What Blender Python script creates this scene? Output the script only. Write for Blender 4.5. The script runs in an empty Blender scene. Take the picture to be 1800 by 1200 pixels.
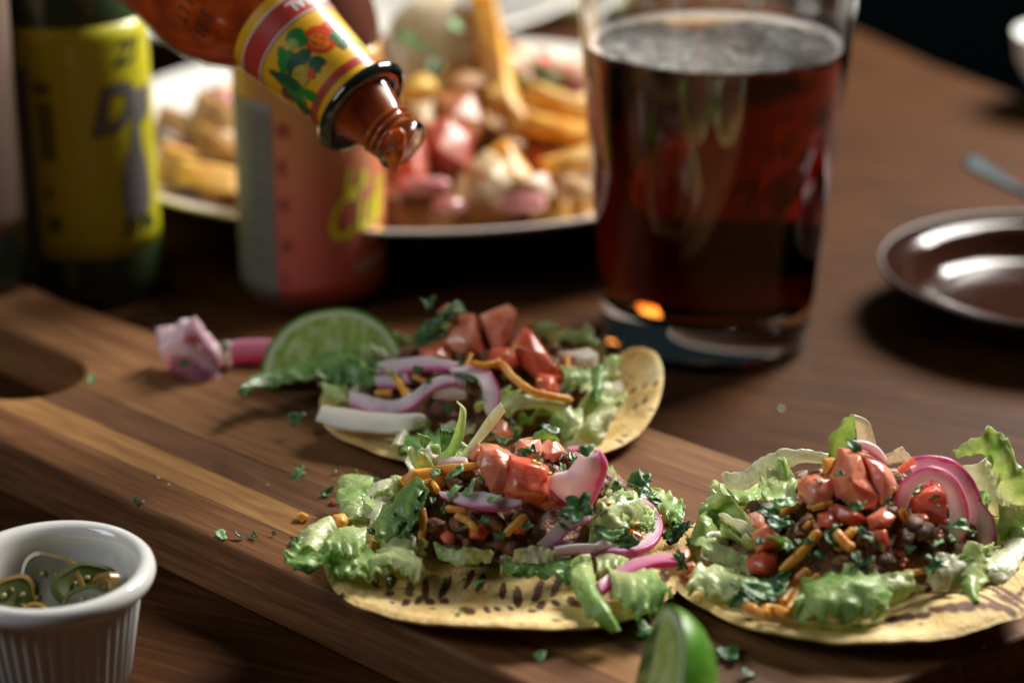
import bpy, bmesh, math, random
from mathutils import Vector, Matrix, noise
R = random.Random(7)
MM = 0.001
sc = bpy.context.scene
# ------------------------------------------------------------------ camera (all lengths below in mm)
F_PX, CAM, PITCH = 3745.0, Vector((0, 0, 235)), math.radians(22)
FW = Vector((0, math.cos(PITCH), -math.sin(PITCH))); UP = Vector((0, math.sin(PITCH), math.cos(PITCH))); RT = Vector((1, 0, 0))
cd = bpy.data.cameras.new('camera'); cam = bpy.data.objects.new('camera', cd); sc.collection.objects.link(cam)
cam.location = CAM*MM; cam.rotation_euler = (math.radians(90)-PITCH, 0, 0)
cd.sensor_width = 36; cd.lens = 36*F_PX/1800; cd.clip_start = .01; cd.clip_end = 50
cd.dof.use_dof = True; cd.dof.focus_distance = .473; cd.dof.aperture_fstop = 7.2
sc.camera = cam
# ------------------------------------------------------------------ world, lamps, exposure
w = bpy.data.worlds.new('World'); sc.world = w; w.use_nodes = True
w.node_tree.nodes['Background'].inputs[0].default_value = (.42, .70, .74, 1)
w.node_tree.nodes['Background'].inputs[1].default_value = .020
def lamp(name, loc, aim, sx, sy, power, col):
    l = bpy.data.lights.new(name, 'AREA'); l.shape = 'RECTANGLE'; l.size = sx*MM; l.size_y = sy*MM; l.energy = power; l.color = col
    o = bpy.data.objects.new(name, l); sc.collection.objects.link(o); o.location = Vector(loc)*MM
    o.rotation_euler = (Vector(aim)-Vector(loc)).to_track_quat('-Z', 'Y').to_euler(); return o
lamp('window_light', (610, 1130, 720), (30, 500, 20), 400, 460, 31.0, (1.0, .955, .885))
lamp('left_fill_light', (-700, 270, 600), (0, 470, 20), 320, 420, 2.4, (.93, .97, 1.0))  # added weak fill from the left to brighten the fronts
sc.view_settings.view_transform = 'Standard'; sc.view_settings.look = 'None'; sc.view_settings.exposure = 0; sc.view_settings.gamma = 1
sc.cycles.use_denoising = True; sc.cycles.max_bounces = 14; sc.cycles.transmission_bounces = 14; sc.cycles.transparent_max_bounces = 12
sc.cycles.sample_clamp_indirect = 6
# ------------------------------------------------------------------ projection helpers: picture ray -> place on a real surface
def ray(u, v): return (FW*F_PX + RT*(u-900) - UP*(v-600)).normalized()
def onz(u, v, z=0.0):
    d = ray(u, v); return CAM + d*((z-CAM.z)/d.z)
def ony(u, v, y):
    d = ray(u, v); return CAM + d*((y-CAM.y)/d.y)
BZ = 15.0   # board top
class Heap:
    def __init__(s, u, v, rt, rm, h, dx=0, dy=4, ry=None):
        s.c = onz(u, v, BZ+4); s.rt = rt; s.rm = rm; s.ry = ry or rm; s.h = h; s.m = Vector((s.c.x+dx, s.c.y+dy, 0))
    def z(s, x, y):
        r = math.hypot((x-s.m.x)/s.rm, (y-s.m.y)/s.ry)
        return BZ+4.5 + (s.h*(1-r*r)**.65 if r < 1 else 0)
    def p(s, u, v, l=0):
        d = ray(u, v)
        if isinstance(l, tuple): return ony(u, v, s.c.y+3+l[0])
        t0 = (s.c.y-s.rt-18)/d.y; hit = None
        for i in range(140):
            t = t0+i*1.0; q = CAM+d*t
            if q.z <= s.z(q.x, q.y): hit = q; break
            if q.y > s.m.y+s.ry*.35 and math.hypot(q.x-s.m.x, q.y-s.m.y) > s.rm and q.z > BZ+14: break
        if hit is None: hit = ony(u, v, s.c.y+8)
        return hit - d*l
H1 = Heap(862, 702, 43, 33, 14, 0, 6, 28); H2 = Heap(884, 964, 41, 28, 16, 3, 13, 22); H3 = Heap(1500, 990, 39.5, 30, 15, 2, 9, 24)
class Flat:      # the board itself
    def p(s, u, v, l=0): 
        q = onz(u, v, BZ); return q-ray(u, v)*l
BOARD = Flat()
# ------------------------------------------------------------------ materials
def mat(name, col=(.5,.5,.5), rough=.5, **k):
    m = bpy.data.materials.new(name); m.use_nodes = True; b = m.node_tree.nodes['Principled BSDF']
    b.inputs['Base Color'].default_value = (*col, 1); b.inputs['Roughness'].default_value = rough
    for a, x in k.items():
        b.inputs[{'coat':'Coat Weight','sss':'Subsurface Weight','trans':'Transmission Weight','ior':'IOR','metal':'Metallic','spec':'Specular IOR Level','coatr':'Coat Roughness'}[a]].default_value = x
    if k.get('sss'):
        b.inputs['Subsurface Scale'].default_value = .005; b.inputs['Subsurface Radius'].default_value = (1, .5, .3)
    return m
def N(m, t, **k):
    n = m.node_tree.nodes.new(t)
    for a, x in k.items():
        if a.startswith('i_'): n.inputs[a[2:]].default_value = x
        else: setattr(n, a, x)
    return n
def L(m, a, b): m.node_tree.links.new(a, b)
def coords(m, scale=(1,1,1), rot=(0,0,0)):
    t = N(m, 'ShaderNodeTexCoord'); mr = N(m, 'ShaderNodeMapping'); L(m, t.outputs['Object'], mr.inputs[0]); mr.inputs['Rotation'].default_value = rot
    mp = N(m, 'ShaderNodeMapping'); L(m, mr.outputs[0], mp.inputs[0]); mp.inputs['Scale'].default_value = [1000*x for x in scale]; return mp.outputs[0]
def ramp(m, fac, stops):
    r = N(m, 'ShaderNodeValToRGB'); e = r.color_ramp.elements
    while len(e) < len(stops): e.new(.5)
    for el, (p, c) in zip(e, stops): el.position = p; el.color = (*c, 1)
    L(m, fac, r.inputs[0]); return r.outputs[0]
def ntex(m, co, scale, detail=4, dist=0, rough=.55):
    n = N(m, 'ShaderNodeTexNoise'); n.inputs['Scale'].default_value = scale; n.inputs['Detail'].default_value = detail
    n.inputs['Distortion'].default_value = dist; n.inputs['Roughness'].default_value = rough; L(m, co, n.inputs['Vector']); return n.outputs[0]
def bump(m, h, strength=.3, dist=.3):
    b = N(m, 'ShaderNodeBump'); b.inputs['Strength'].default_value = strength; b.inputs['Distance'].default_value = dist*MM
    L(m, h, b.inputs['Height']); pb = m.node_tree.nodes['Principled BSDF']; L(m, b.outputs[0], pb.inputs['Normal']); return b.outputs[0]
def pb(m): return m.node_tree.nodes['Principled BSDF']
def mixc(m, f, a, b, mode='MIX'):
    x = N(m, 'ShaderNodeMix', data_type='RGBA', blend_type=mode)
    for s, val in ((x.inputs[0], f), (x.inputs[6], a), (x.inputs[7], b)):
        if isinstance(val, (int, float)): s.default_value = val
        elif isinstance(val, tuple): s.default_value = (*val, 1)
        else: L(m, val, s)
    return x.outputs[2]
def attr(m, name): 
    a = N(m, 'ShaderNodeAttribute'); a.attribute_name = name; return a
def wood(name, a, b, c, rot, rough=.5, coat=.0, seed=0, spec=.16):
    m = mat(name, a, rough, coat=coat, spec=spec); m.node_tree.nodes['Principled BSDF'].inputs['Coat Roughness'].default_value = .25
    co = coords(m, (.022, .26, .26), (0, 0, rot)); off = N(m, 'ShaderNodeVectorMath'); off.operation = 'ADD'; off.inputs[1].default_value = (seed*7.3, seed*3.1, 0); L(m, co, off.inputs[0]); co = off.outputs[0]
    g1 = ntex(m, co, 1.0, 6, 1.2); fine = coords(m, (.06, 2.2, 2.2), (0, 0, rot)); g2 = ntex(m, fine, 1.0, 3, .3)
    c1 = ramp(m, g1, [(.28, a), (.5, b), (.72, c)]); c2 = mixc(m, ramp(m, g2, [(.35, (.62,.58,.55)), (.6, (1,1,1))]), (0,0,0), c1, 'MULTIPLY')
    x = N(m, 'ShaderNodeMix', data_type='RGBA', blend_type='MULTIPLY'); x.inputs[0].default_value = .75 if spec > .12 else .35
    L(m, c1, x.inputs[6]); L(m, ramp(m, g2, [(.33, (.5,.46,.43)), (.58, (1,1,1))]), x.inputs[7])
    L(m, x.outputs[2], pb(m).inputs['Base Color'])
    L(m, ramp(m, g2, [(.3, (rough+.15,)*3), (.7, (rough-.08,)*3)]), pb(m).inputs['Roughness'])
    bump(m, g2, .25, .12); return m
GR = math.radians(41.3)   # grain runs along the board
def blotch(m, c1, c2, scale, lo=.4, hi=.62, b=.3, bd=.3, bs=None):
    co = coords(m); n = ntex(m, co, scale, 5); L(m, ramp(m, n, [(lo, c1), (hi, c2)]), pb(m).inputs['Base Color'])
    if b: bump(m, ntex(m, co, bs or scale*2.5, 5), b, bd)
    return m
# ------------------------------------------------------------------ object helpers
COL = sc.collection
def tag(o, label=None, cat=None, group=None, kind=None):
    for k, x in (('label', label), ('category', cat), ('group', group), ('kind', kind)):
        if x: o[k] = x
    return o
def thing(name, loc, label, cat, group=None):
    o = bpy.data.objects.new(name, None); COL.objects.link(o); o.location = Vector(loc)*MM; o.empty_display_size = .01
    return tag(o, label, cat, group)
def orig(parent):      # world origin (mm) of the local frame
    if parent is None: return Vector()
    return parent.location/MM + orig(parent.parent)
def mesh_obj(name, vs, fs, m, parent=None, loc=None, smooth=True, attrs=None, subd=0, solid=0, mods=None, share=None):
    o0 = orig(parent) if loc is None else Vector(loc)
    me = bpy.data.meshes.new(name); me.from_pydata([tuple((Vector(v)-o0)*MM) for v in vs], [], fs)
    if isinstance(m, (list, tuple)): [me.materials.append(x) for x in m]
    else: me.materials.append(m)
    if smooth: me.polygons.foreach_set('use_smooth', [True]*len(me.polygons))
    for k, vals in (attrs or {}).items():
        a = me.attributes.new(k, 'FLOAT', 'POINT'); a.data.foreach_set('value', vals)
    me.update()
    o = bpy.data.objects.new(name, me); COL.objects.link(o)
    if parent: o.parent = parent
    if loc is not None: o.location = (o0-(orig(parent) if parent else Vector()))*MM
    if solid: s = o.modifiers.new('thickness', 'SOLIDIFY'); s.thickness = solid*MM; s.offset = 0
    if subd: s = o.modifiers.new('smooth', 'SUBSURF'); s.levels = s.render_levels = subd
    return o
def fixn(o):
    bm = bmesh.new(); bm.from_mesh(o.data); bmesh.ops.recalc_face_normals(bm, faces=bm.faces); bm.to_mesh(o.data); bm.free(); return o
def sharp(o, deg=40):
    bm = bmesh.new(); bm.from_mesh(o.data)
    for e in bm.edges:
        if len(e.link_faces) == 2 and e.calc_face_angle(0) > math.radians(deg): e.smooth = False
    bm.to_mesh(o.data); bm.free(); return o
def frame(axis):
    a = Vector(axis).normalized(); t = Vector((0,0,1)) if abs(a.z) < .9 else Vector((1,0,0))
    x = t.cross(a).normalized(); y = a.cross(x); return x, y, a
def lathe(name, prof, m, parent=None, base=(0,0,0), axis=(0,0,1), n=72, closed=True, mod=None, loc=None, xdir=None, crease=50):
    X, Y, A = frame(axis)
    if xdir is not None: X = (Vector(xdir)-A*A.dot(Vector(xdir))).normalized(); Y = A.cross(X)
    B = Vector(base); vs = []; fs = []; k = len(prof)
    for i in range(n):
        th = 2*math.pi*i/n
        for (r, s) in prof:
            rr = r*(mod(th, r, s) if mod else 1); vs.append(B + A*s + (X*math.cos(th)+Y*math.sin(th))*rr)
    for i in range(n):
        j = (i+1) % n
        for q in range(k-1 if not closed else k):
            a, b = q, (q+1) % k
            if prof[a][0] < 1e-6 and prof[b][0] < 1e-6: continue
            fs.append((i*k+a, j*k+a, j*k+b, i*k+b))
    o = mesh_obj(name, vs, fs, m, parent, loc)
    bm = bmesh.new(); bm.from_mesh(o.data); bmesh.ops.remove_doubles(bm, verts=bm.verts, dist=1e-7); bmesh.ops.recalc_face_normals(bm, faces=bm.faces)
    for f in bm.faces: f.smooth = True
    for e in bm.edges:
        if len(e.link_faces) == 2 and e.calc_face_angle(0) > math.radians(crease): e.smooth = False
    bm.to_mesh(o.data); bm.free(); return o
def catmull(P, n):
    out = []; k = len(P)
    for i in range(n):
        t = i/(n-1)*(k-1); j = min(int(t), k-2); f = t-j
        p0, p1, p2, p3 = P[max(j-1,0)], P[j], P[j+1], P[min(j+2,k-1)]
        out.append(.5*((2*p1)+(p2-p0)*f+(2*p0-5*p1+4*p2-p3)*f*f+(3*p1-p0-3*p2+p3)*f*f*f))
    return out
def sheet(name, H, secs, parent, m, l=3.0, dl=0.0, thick=.26, bulge=0.0, ruf=.8, freq=.16, g=(.6,.6), nu=46, nv=17, label=None, edge=0.0):
    """a soft sheet between two edge curves; secs = (u1,v1,u2,v2[,extra lift])"""
    A = []; B = []
    for s in secs:
        e = s[4] if len(s) > 4 else 0
        la = l if isinstance(l, tuple) else l+e
        if isinstance(l, tuple): la = (l[0]-e,)
        A.append(H.p(s[0], s[1], la)); B.append(H.p(s[2], s[3], la if isinstance(l, tuple) else la+dl))
    dep = sorted([p.dot(FW) for p in A+B]); md = dep[len(dep)//2]; o3 = CAM.dot(FW)
    def cl(p):
        d = p.dot(FW)-o3; t = min(max(d, md-o3-9), md-o3+9); return CAM+(p-CAM)*(t/d)
    A = catmull([cl(p) for p in A], nu); B = catmull([cl(p) for p in B], nu)
    sd = R.uniform(0, 900); vs = []; gg = []; ee = []
    for i in range(nu):
        t = i/(nu-1); Wd = B[i]-A[i]; T = (A[min(i+1,nu-1)]-A[max(i-1,0)]) + (B[min(i+1,nu-1)]-B[max(i-1,0)])
        nn = T.cross(Wd)
        nn = nn.normalized() if nn.length > 1e-6 else -FW
        if nn.dot(FW) > 0: nn = -nn
        ww = Wd.length
        for j in range(nv):
            s = j/(nv-1); p = A[i]+Wd*s
            amp = ruf*min(1, ww/6)*(.55+1.1*abs(2*s-1)**2)
            q = p*freq+Vector((sd, 0, 0))
            dz = noise.noise(q)*amp*1.6 + noise.noise(q*6)*amp*.22
            if ruf > .3:
                rg = 1-abs(noise.noise(q*1.25+Vector((3,9,0))))*2.6; rg2 = 1-abs(noise.noise(q*2.9+Vector((7,0,5))))*2.6
                ed = abs(2*s-1); dz += rg*amp*.62 + rg2*amp*.20 + math.sin(i*.62+sd+(0 if s < .5 else 2.1)+2*noise.noise(q*2))*ed**3*1.0*ruf*min(1, ww/7)
            p = p + nn*(bulge*math.sin(math.pi*s) + dz)
            if j in (0, nv-1): p = p + Wd.normalized()*(noise.noise(q*5)*1.1+noise.noise(q*1.7)*1.3)*min(1, ww/7)*(ruf > .3)
            p = p + T.normalized()*noise.noise(q*1.9+Vector((0,50,0)))*amp*.6 if T.length > 1e-6 else p
            vs.append(p); gg.append(g[0]+(g[1]-g[0])*t+noise.noise(p*.12)*.25); ee.append(s if edge >= 0 else 1-s)
    fs = [(i*nv+j, (i+1)*nv+j, (i+1)*nv+j+1, i*nv+j+1) for i in range(nu-1) for j in range(nv-1)]
    o = mesh_obj(name, vs, fs, m, parent, attrs={'g': gg, 'e': ee}, solid=thick)
    if label: o['label'] = label
    return o
def pebble(name, H, poly, parent, m, l=3.0, depth=6.0, rnd=.55, subd=1, tilt=.35, bumpy=.35, label=None, loc=None):
    """a chunk with real depth whose outline, seen from the front, is the given polygon"""
    cu = sum(p[0] for p in poly)/len(poly); cv = sum(p[1] for p in poly)/len(poly)
    c = H.p(cu, cv, l); o3 = CAM.dot(FW); d0 = c.dot(FW)-o3; ring = []
    for (u, v) in poly:
        dd = ray(u, v); dep = d0 + (cv-v)/F_PX*d0*tilt; ring.append(CAM+dd*(dep/dd.dot(FW)))
    c = sum(ring, Vector())/len(ring); vs = []
    ring = [c+(p-c)*1.07 for p in ring]; r2 = []
    for i, p in enumerate(ring):
        q = ring[(i+1) % len(ring)]; r2 += [p, p.lerp(q, .33), p.lerp(q, .67)]
    ring = r2; n = len(ring)
    rings = [(.0, 0.0), (.5, .0), (.86, .03), (1.0, .20), (1.02, .6), (.86, .9), (.45, 1.0)]
    vs.append(c - FW*depth*.04); sd_ = R.uniform(0, 500)
    for (sc_, dz) in rings[1:]:
        for p in ring:
            q = c+(p-c)*sc_ + FW*(dz-.35)*depth
            vs.append(q + noise.noise_vector(q*.25)*bumpy + FW*noise.noise((q+Vector((sd_,0,0)))*min(.16, 1.3/depth))*min(depth*.30, 4.0)*(dz < .3))
    vs.append(c+FW*.66*depth)
    fs = [(0, 1+(i+1) % n, 1+i) for i in range(n)]
    for k in range(len(rings)-2):
        for i in range(n):
            a = 1+k*n+i; b = 1+k*n+(i+1) % n; fs.append((a, b, b+n, a+n))
    base = 1+(len(rings)-2)*n; last = len(vs)-1
    fs += [(last, base+i, base+(i+1) % n) for i in range(n)]
    vs[0] = sum(vs[1:1+n], Vector())/n
    o = mesh_obj(name, vs, fs, m, parent, loc, subd=subd); fixn(o)
    if label: o['label'] = label
    return o
def dice(name, H, poly, parent, m, l=3.0, depth=6.0, rnd=.5, tilt=.35, label=None, loc=None, **k):
    """a cut chunk: flat facets meeting at soft edges, outline from the front as given"""
    cu = sum(p[0] for p in poly)/len(poly); cv = sum(p[1] for p in poly)/len(poly); rr = random.Random(int(cu*7+cv))
    c = H.p(cu, cv, l); o3 = CAM.dot(FW); d0 = c.dot(FW)-o3; ring = []
    for (u, v) in poly:
        dd = ray(u, v); dep = d0 + (cv-v)/F_PX*d0*tilt; ring.append(CAM+dd*(dep/dd.dot(FW)))
    c = sum(ring, Vector())/len(ring); n = len(ring); ring = [c+(p-c)*1.03 for p in ring]; vs = []
    apex = c + (ring[rr.randrange(n)]-c)*rr.uniform(.15, .4) - FW*depth*rr.uniform(.30, .5)
    vs.append(apex)
    for (s_, dz) in ((.80, -.12), (1.0, .22), (.95, .62), (.7, 1.0)):
        for i, p in enumerate(ring): vs.append(c+(p-c)*(s_+rr.uniform(-.06, .06)*(s_ != 1.0)) + FW*depth*(dz+rr.uniform(-.10, .10)))
    vs.append(c+FW*depth*1.02)
    fs = []
    for i in range(n): fs.append((0, 1+(i+1) % n, 1+i))
    for q in range(3):
        for i in range(n): a = 1+q*n+i; b = 1+q*n+(i+1) % n; fs += [(a, b, b+n), (a, b+n, a+n)]
    base = 1+3*n; last = len(vs)-1; fs += [(last, base+i, base+(i+1) % n) for i in range(n)]
    o = mesh_obj(name, vs, fs, m, parent, loc); bm = bmesh.new(); bm.from_mesh(o.data); bmesh.ops.recalc_face_normals(bm, faces=bm.faces)
    bmesh.ops.dissolve_limit(bm, angle_limit=math.radians(9), verts=bm.verts, edges=bm.edges)
    bmesh.ops.bevel(bm, geom=bm.edges[:], offset=.42*MM, segments=2, profile=.6, affect='EDGES', clamp_overlap=True)
    bmesh.ops.triangulate(bm, faces=bm.faces); bmesh.ops.subdivide_edges(bm, edges=[e for e in bm.edges if e.calc_length() > 2.2*MM], cuts=1)
    for v in bm.verts: v.co += noise.noise_vector(v.co*1000*.45)*.22*MM
    for f in bm.faces: f.smooth = True
    bm.to_mesh(o.data); bm.free()
    if label: o['label'] = label
    return o
def strand(name, H, pts, parent, m, wpx=12, l=5.0, thick=.8, label=None, n=18, loc=None):
    """a grated shred: a rounded bar along a path"""
    P = catmull([H.p(q[0], q[1], (l[0]-(q[2] if len(q) > 2 else 0),) if isinstance(l, tuple) else l+(q[2] if len(q) > 2 else 0)) for q in pts], n)
    r = wpx/2/7.3; vs = []; fs = []; K = 8; sd = R.uniform(0, 99)
    for i, p in enumerate(P):
        T = (P[min(i+1,n-1)]-P[max(i-1,0)]).normalized(); X = T.cross(FW).normalized(); Y = X.cross(T)
        e = min(i, n-1-i); k = (.55, .85)[e] if e < 2 else 1
        k *= 1+.16*noise.noise(Vector((sd+i*.35, 0, 0)))
        for j in range(K):
            a = 2*math.pi*j/K; ca, sa = math.cos(a), math.sin(a)
            ca = math.copysign(abs(ca)**.6, ca); sa = math.copysign(abs(sa)**.6, sa)
            vs.append(p+X*ca*r*k+Y*sa*r*thick*k+noise.noise_vector(p*.8+X*ca)*.12)
    for i in range(n-1):
        for j in range(K): fs.append((i*K+j, (i+1)*K+j, (i+1)*K+(j+1) % K, i*K+(j+1) % K))
    fs += [tuple(range(K-1, -1, -1)), tuple((n-1)*K+j for j in range(K))]
    o = mesh_obj(name, vs, fs, m, parent, loc); fixn(o)
    if label: o['label'] = label
    return o
def leaflet(name, H, u, v, s, parent, m, l=7.0, ang=None, label=None, loc=None):
    """a scrap of chopped cilantro: lobed, creased, thin"""
    c = H.p(u, v, l); r = s/7.3; ang = R.uniform(0, 6.28) if ang is None else ang
    nrm = (Vector((R.uniform(-.6,.6), R.uniform(-.9,.1), 1))).normalized(); X, Y, _ = frame(nrm)
    X, Y = X*math.cos(ang)+Y*math.sin(ang), Y*math.cos(ang)-X*math.sin(ang)
    n = 22; vs = [c]; asp = R.uniform(.4, .8); ph = R.uniform(0, 6.28); lob = R.choice((3, 3, 5)); jag = R.uniform(.15,.35); fold = R.uniform(.15, .5); curl = R.uniform(-.35,.35)
    rings = (.34, .68, 1.0)
    for k in rings:
        for i in range(n):
            a = 2*math.pi*i/n; rr = r*k*(1+k*(jag*math.cos(lob*a+ph)+.16*noise.noise(Vector((a*2.3+ph*9, ph, k)))+(.12 if i % 2 else -.08)))
            x = rr*math.cos(a); y = rr*math.sin(a)*asp
            vs.append(c+X*x+Y*y+nrm*(abs(y)*fold + curl*x*x/r + .15*r*noise.noise(Vector((x, y, ph))*1.5)))
    fs = [(0, 1+i, 1+(i+1) % n) for i in range(n)]
    for k in range(2):
        for i in range(n): a = 1+k*n+i; b = 1+k*n+(i+1) % n; fs.append((a, a+n, b+n, b))
    o = mesh_obj(name, vs, fs, m, parent, loc, solid=.22, smooth=True)
    if label: o['label'] = label
    return o
def rock(name, c, r, parent, m, seed, sub=2, amp=.35, sq=(1,1,1), loc=None):
    bm = bmesh.new(); bmesh.ops.create_icosphere(bm, subdivisions=sub, radius=1)
    rot = Matrix.Rotation(seed*1.7, 3, 'Z') @ Matrix.Rotation(seed*.9, 3, 'X')
    vs = []; 
    for v in bm.verts:
        q = v.co.copy(); k = 1+amp*noise.noise(q*1.3+Vector((seed*3.1,0,0)))*1.6+amp*.5*noise.noise(q*3.1+Vector((0,seed,0)))
        q = Vector((q.x*sq[0], q.y*sq[1], q.z*sq[2]))*k*r; vs.append(Vector(c)+rot@q)
    fs = [tuple(v.index for v in f.verts) for f in bm.faces]; bm.free()
    return mesh_obj(name, vs, fs, m, parent, loc)
def text_on(name, body, size, put, m, parent, bold=.0, shear=0, align='LEFT', lift=.12, font_x=1.0, label=None):
    """flat print: letter shapes laid on a curved surface by put(x, y) -> (point, normal)"""
    cu = bpy.data.curves.new(name, 'FONT'); cu.body = body; cu.size = size; cu.offset = bold; cu.shear = shear; cu.align_x = align; cu.resolution_u = 4
    to = bpy.data.objects.new(name+'_src', cu); COL.objects.link(to); bpy.context.view_layer.update()
    me = bpy.data.meshes.new_from_object(to); bpy.data.objects.remove(to); bpy.data.curves.remove(cu)
    bm = bmesh.new(); bm.from_mesh(me)
    bmesh.ops.triangulate(bm, faces=bm.faces); 
    for _ in range(2): bmesh.ops.subdivide_edges(bm, edges=[e for e in bm.edges if e.calc_length() > size*.14], cuts=1)
    bmesh.ops.triangulate(bm, faces=bm.faces)
    vs = []
    for v in bm.verts:
        p, nn = put(v.co.x*font_x, v.co.y); vs.append(p+nn*lift)
    fs = [tuple(v.index for v in f.verts) for f in bm.faces]; bm.free(); bpy.data.meshes.remove(me)
    o = mesh_obj(name, vs, fs, m, parent, smooth=False)
    if label: o['label'] = label
    return o
def patch(name, poly, put, m, parent, lift=.08, step=2.0):
    """flat print: a filled outline laid on a curved surface"""
    bm = bmesh.new(); vv = [bm.verts.new((x, y, 0)) for x, y in poly]; f = bm.faces.new(vv); bmesh.ops.triangulate(bm, faces=[f])
    for _ in range(4): bmesh.ops.subdivide_edges(bm, edges=[e for e in bm.edges if e.calc_length() > step], cuts=1); bmesh.ops.triangulate(bm, faces=bm.faces)
    vs = []
    for v in bm.verts: p, nn = put(v.co.x, v.co.y); vs.append(p+nn*lift)
    fs = [tuple(v.index for v in f.verts) for f in bm.faces]; bm.free()
    return mesh_obj(name, vs, fs, m, parent, smooth=False)
# ================================================================== THE SETTING
EV = Vector((.751, -.660, 0)); NV = Vector((.660, .751, 0))
def en(e, n, z=0): return EV*e+NV*n+Vector((0, 0, z))
table_m = wood('table_wood', (.032,.012,.0035), (.058,.021,.006), (.098,.037,.010), math.radians(24), .5, .0, 3, .10)
# table top: one slab whose far right edge curves away
tp = [(-900,-400), (900,-400), (700,330), (420,640), (300,740), (250,795), (211,852), (185,905), (160,972), (120,1060), (60,1160), (-40,1260), (-900,1300)]
vs = [(x, y, 0) for x, y in tp]+[(x, y, -28) for x, y in tp]; n = len(tp)
o = mesh_obj('table', vs, [tuple(range(n))]+[tuple(range(2*n-1, n-1, -1))]+[(i, i+n, (i+1) % n+n, (i+1) % n) for i in range(n)], table_m, loc=(0, 400, -28), smooth=False)
fixn(o); b = o.modifiers.new('edge', 'BEVEL'); b.width = 5*MM; b.segments = 3; b.limit_method = 'ANGLE'; tag(o, kind='structure')
floor_m = blotch(mat('floor_paint', (.02,.045,.05), .7), (.012,.040,.046), (.020,.055,.060), .004, b=0)
o = mesh_obj('floor', [(-4000,-2000,-740), (4000,-2000,-740), (4000,6000,-740), (-4000,6000,-740)], [(0,1,2,3)], floor_m, loc=(0,0,-740)); tag(o, kind='structure')
# ================================================================== CUTTING BOARD
board = thing('cutting_board', en(-300, 330, 0), 'long brown wooden serving board with a slotted handle, carrying the tostadas', 'serving board')
bw = [wood('walnut_'+nm, a, b_, c, GR, .55, .0, i) for i, (nm, a, b_, c) in enumerate([
    ('russet', (.110,.045,.018), (.178,.077,.031), (.24,.115,.050)), ('amber', (.21,.098,.034), (.32,.160,.056), (.40,.215,.082)),
    ('dark', (.072,.031,.014), (.120,.055,.025), (.175,.085,.040)), ('brown', (.120,.053,.021), (.195,.092,.037), (.265,.133,.056)), ('red', (.118,.047,.020), (.185,.079,.032), (.25,.117,.050))])]
def arc(cx, cy, r, a0, a1, k=9): return [(cx+r*math.cos(math.radians(a0+(a1-a0)*i/(k-1))), cy+r*math.sin(math.radians(a0+(a1-a0)*i/(k-1)))) for i in range(k)]
# outline in (e, n): near edge, slanted round end, far edge, shoulder, handle
out = [(-500,276.0)]+[(-300,276)]+[(-216,275)]+arc(-214,291,16,-90,-17,6)+[(-184,323.5), (-174,357)]+arc(-184,374,15,-15,75,6)+[(-200,389), (-345,389)]+[(-366,386), (-380,376), (-390,362), (-402,352), (-420,349), (-480,348)]+arc(-505,330,20,70,180,7)+arc(-505,296,20,180,270,7)[:-1]
def prism(poly, z0, z1):
    bm = bmesh.new(); vb = [bm.verts.new(en(e, n, z0)) for e, n in poly]; vt = [bm.verts.new(en(e, n, z1)) for e, n in poly]; k = len(poly)
    bm.faces.new(vt); bm.faces.new(vb[::-1])
    for i in range(k): bm.faces.new((vb[i], vb[(i+1) % k], vt[(i+1) % k], vt[i]))
    bmesh.ops.recalc_face_normals(bm, faces=bm.faces); return bm
def tmp(bm, name):
    me = bpy.data.meshes.new(name); bm.to_mesh(me); bm.free(); o = bpy.data.objects.new(name, me); COL.objects.link(o); return o
def apply_mods(o):
    bpy.context.view_layer.update(); me = bpy.data.meshes.new_from_object(o.evaluated_get(bpy.context.evaluated_depsgraph_get())); o.modifiers.clear(); o.data = me
body = tmp(prism(out, 0.4, BZ), 'whole')
slot = tmp(prism(arc(-441,306,15.5,-90,90,11)+arc(-482,306,15.5,90,270,11), -5, 30), 'slot')
m_ = body.modifiers.new('b', 'BOOLEAN'); m_.object = slot; m_.operation = 'DIFFERENCE'; m_.solver = 'EXACT'
m_ = body.modifiers.new('v', 'BEVEL'); m_.width = 1.3; m_.segments = 3; m_.limit_method = 'ANGLE'; m_.angle_limit = math.radians(50)
apply_mods(body)
edges = [(270,289,0), (289,299,1), (299,311,2), (311,336,3), (336,352,0), (352,374,4), (374,395,3)]
for a, b_, k in edges:
    box = tmp(prism([(-700,a+.04), (0,a+.04), (0,b_-.04), (-700,b_-.04)], -5, 40), 'box')
    pc = body.copy(); pc.data = body.data.copy(); COL.objects.link(pc); m_ = pc.modifiers.new('b', 'BOOLEAN'); m_.object = box; m_.operation = 'INTERSECT'; m_.solver = 'EXACT'; apply_mods(pc)
    me = pc.data; o0 = orig(board)
    vs = [v.co.copy() for v in me.vertices]; fs = [tuple(p.vertices) for p in me.polygons]
    o = mesh_obj('strip', vs, fs, bw[k], board, smooth=False)
    if k == 1: o['label'] = 'narrow amber coloured strip of the board'
    bpy.data.objects.remove(pc); bpy.data.objects.remove(box)
bpy.data.objects.remove(body); bpy.data.objects.remove(slot)
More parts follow.
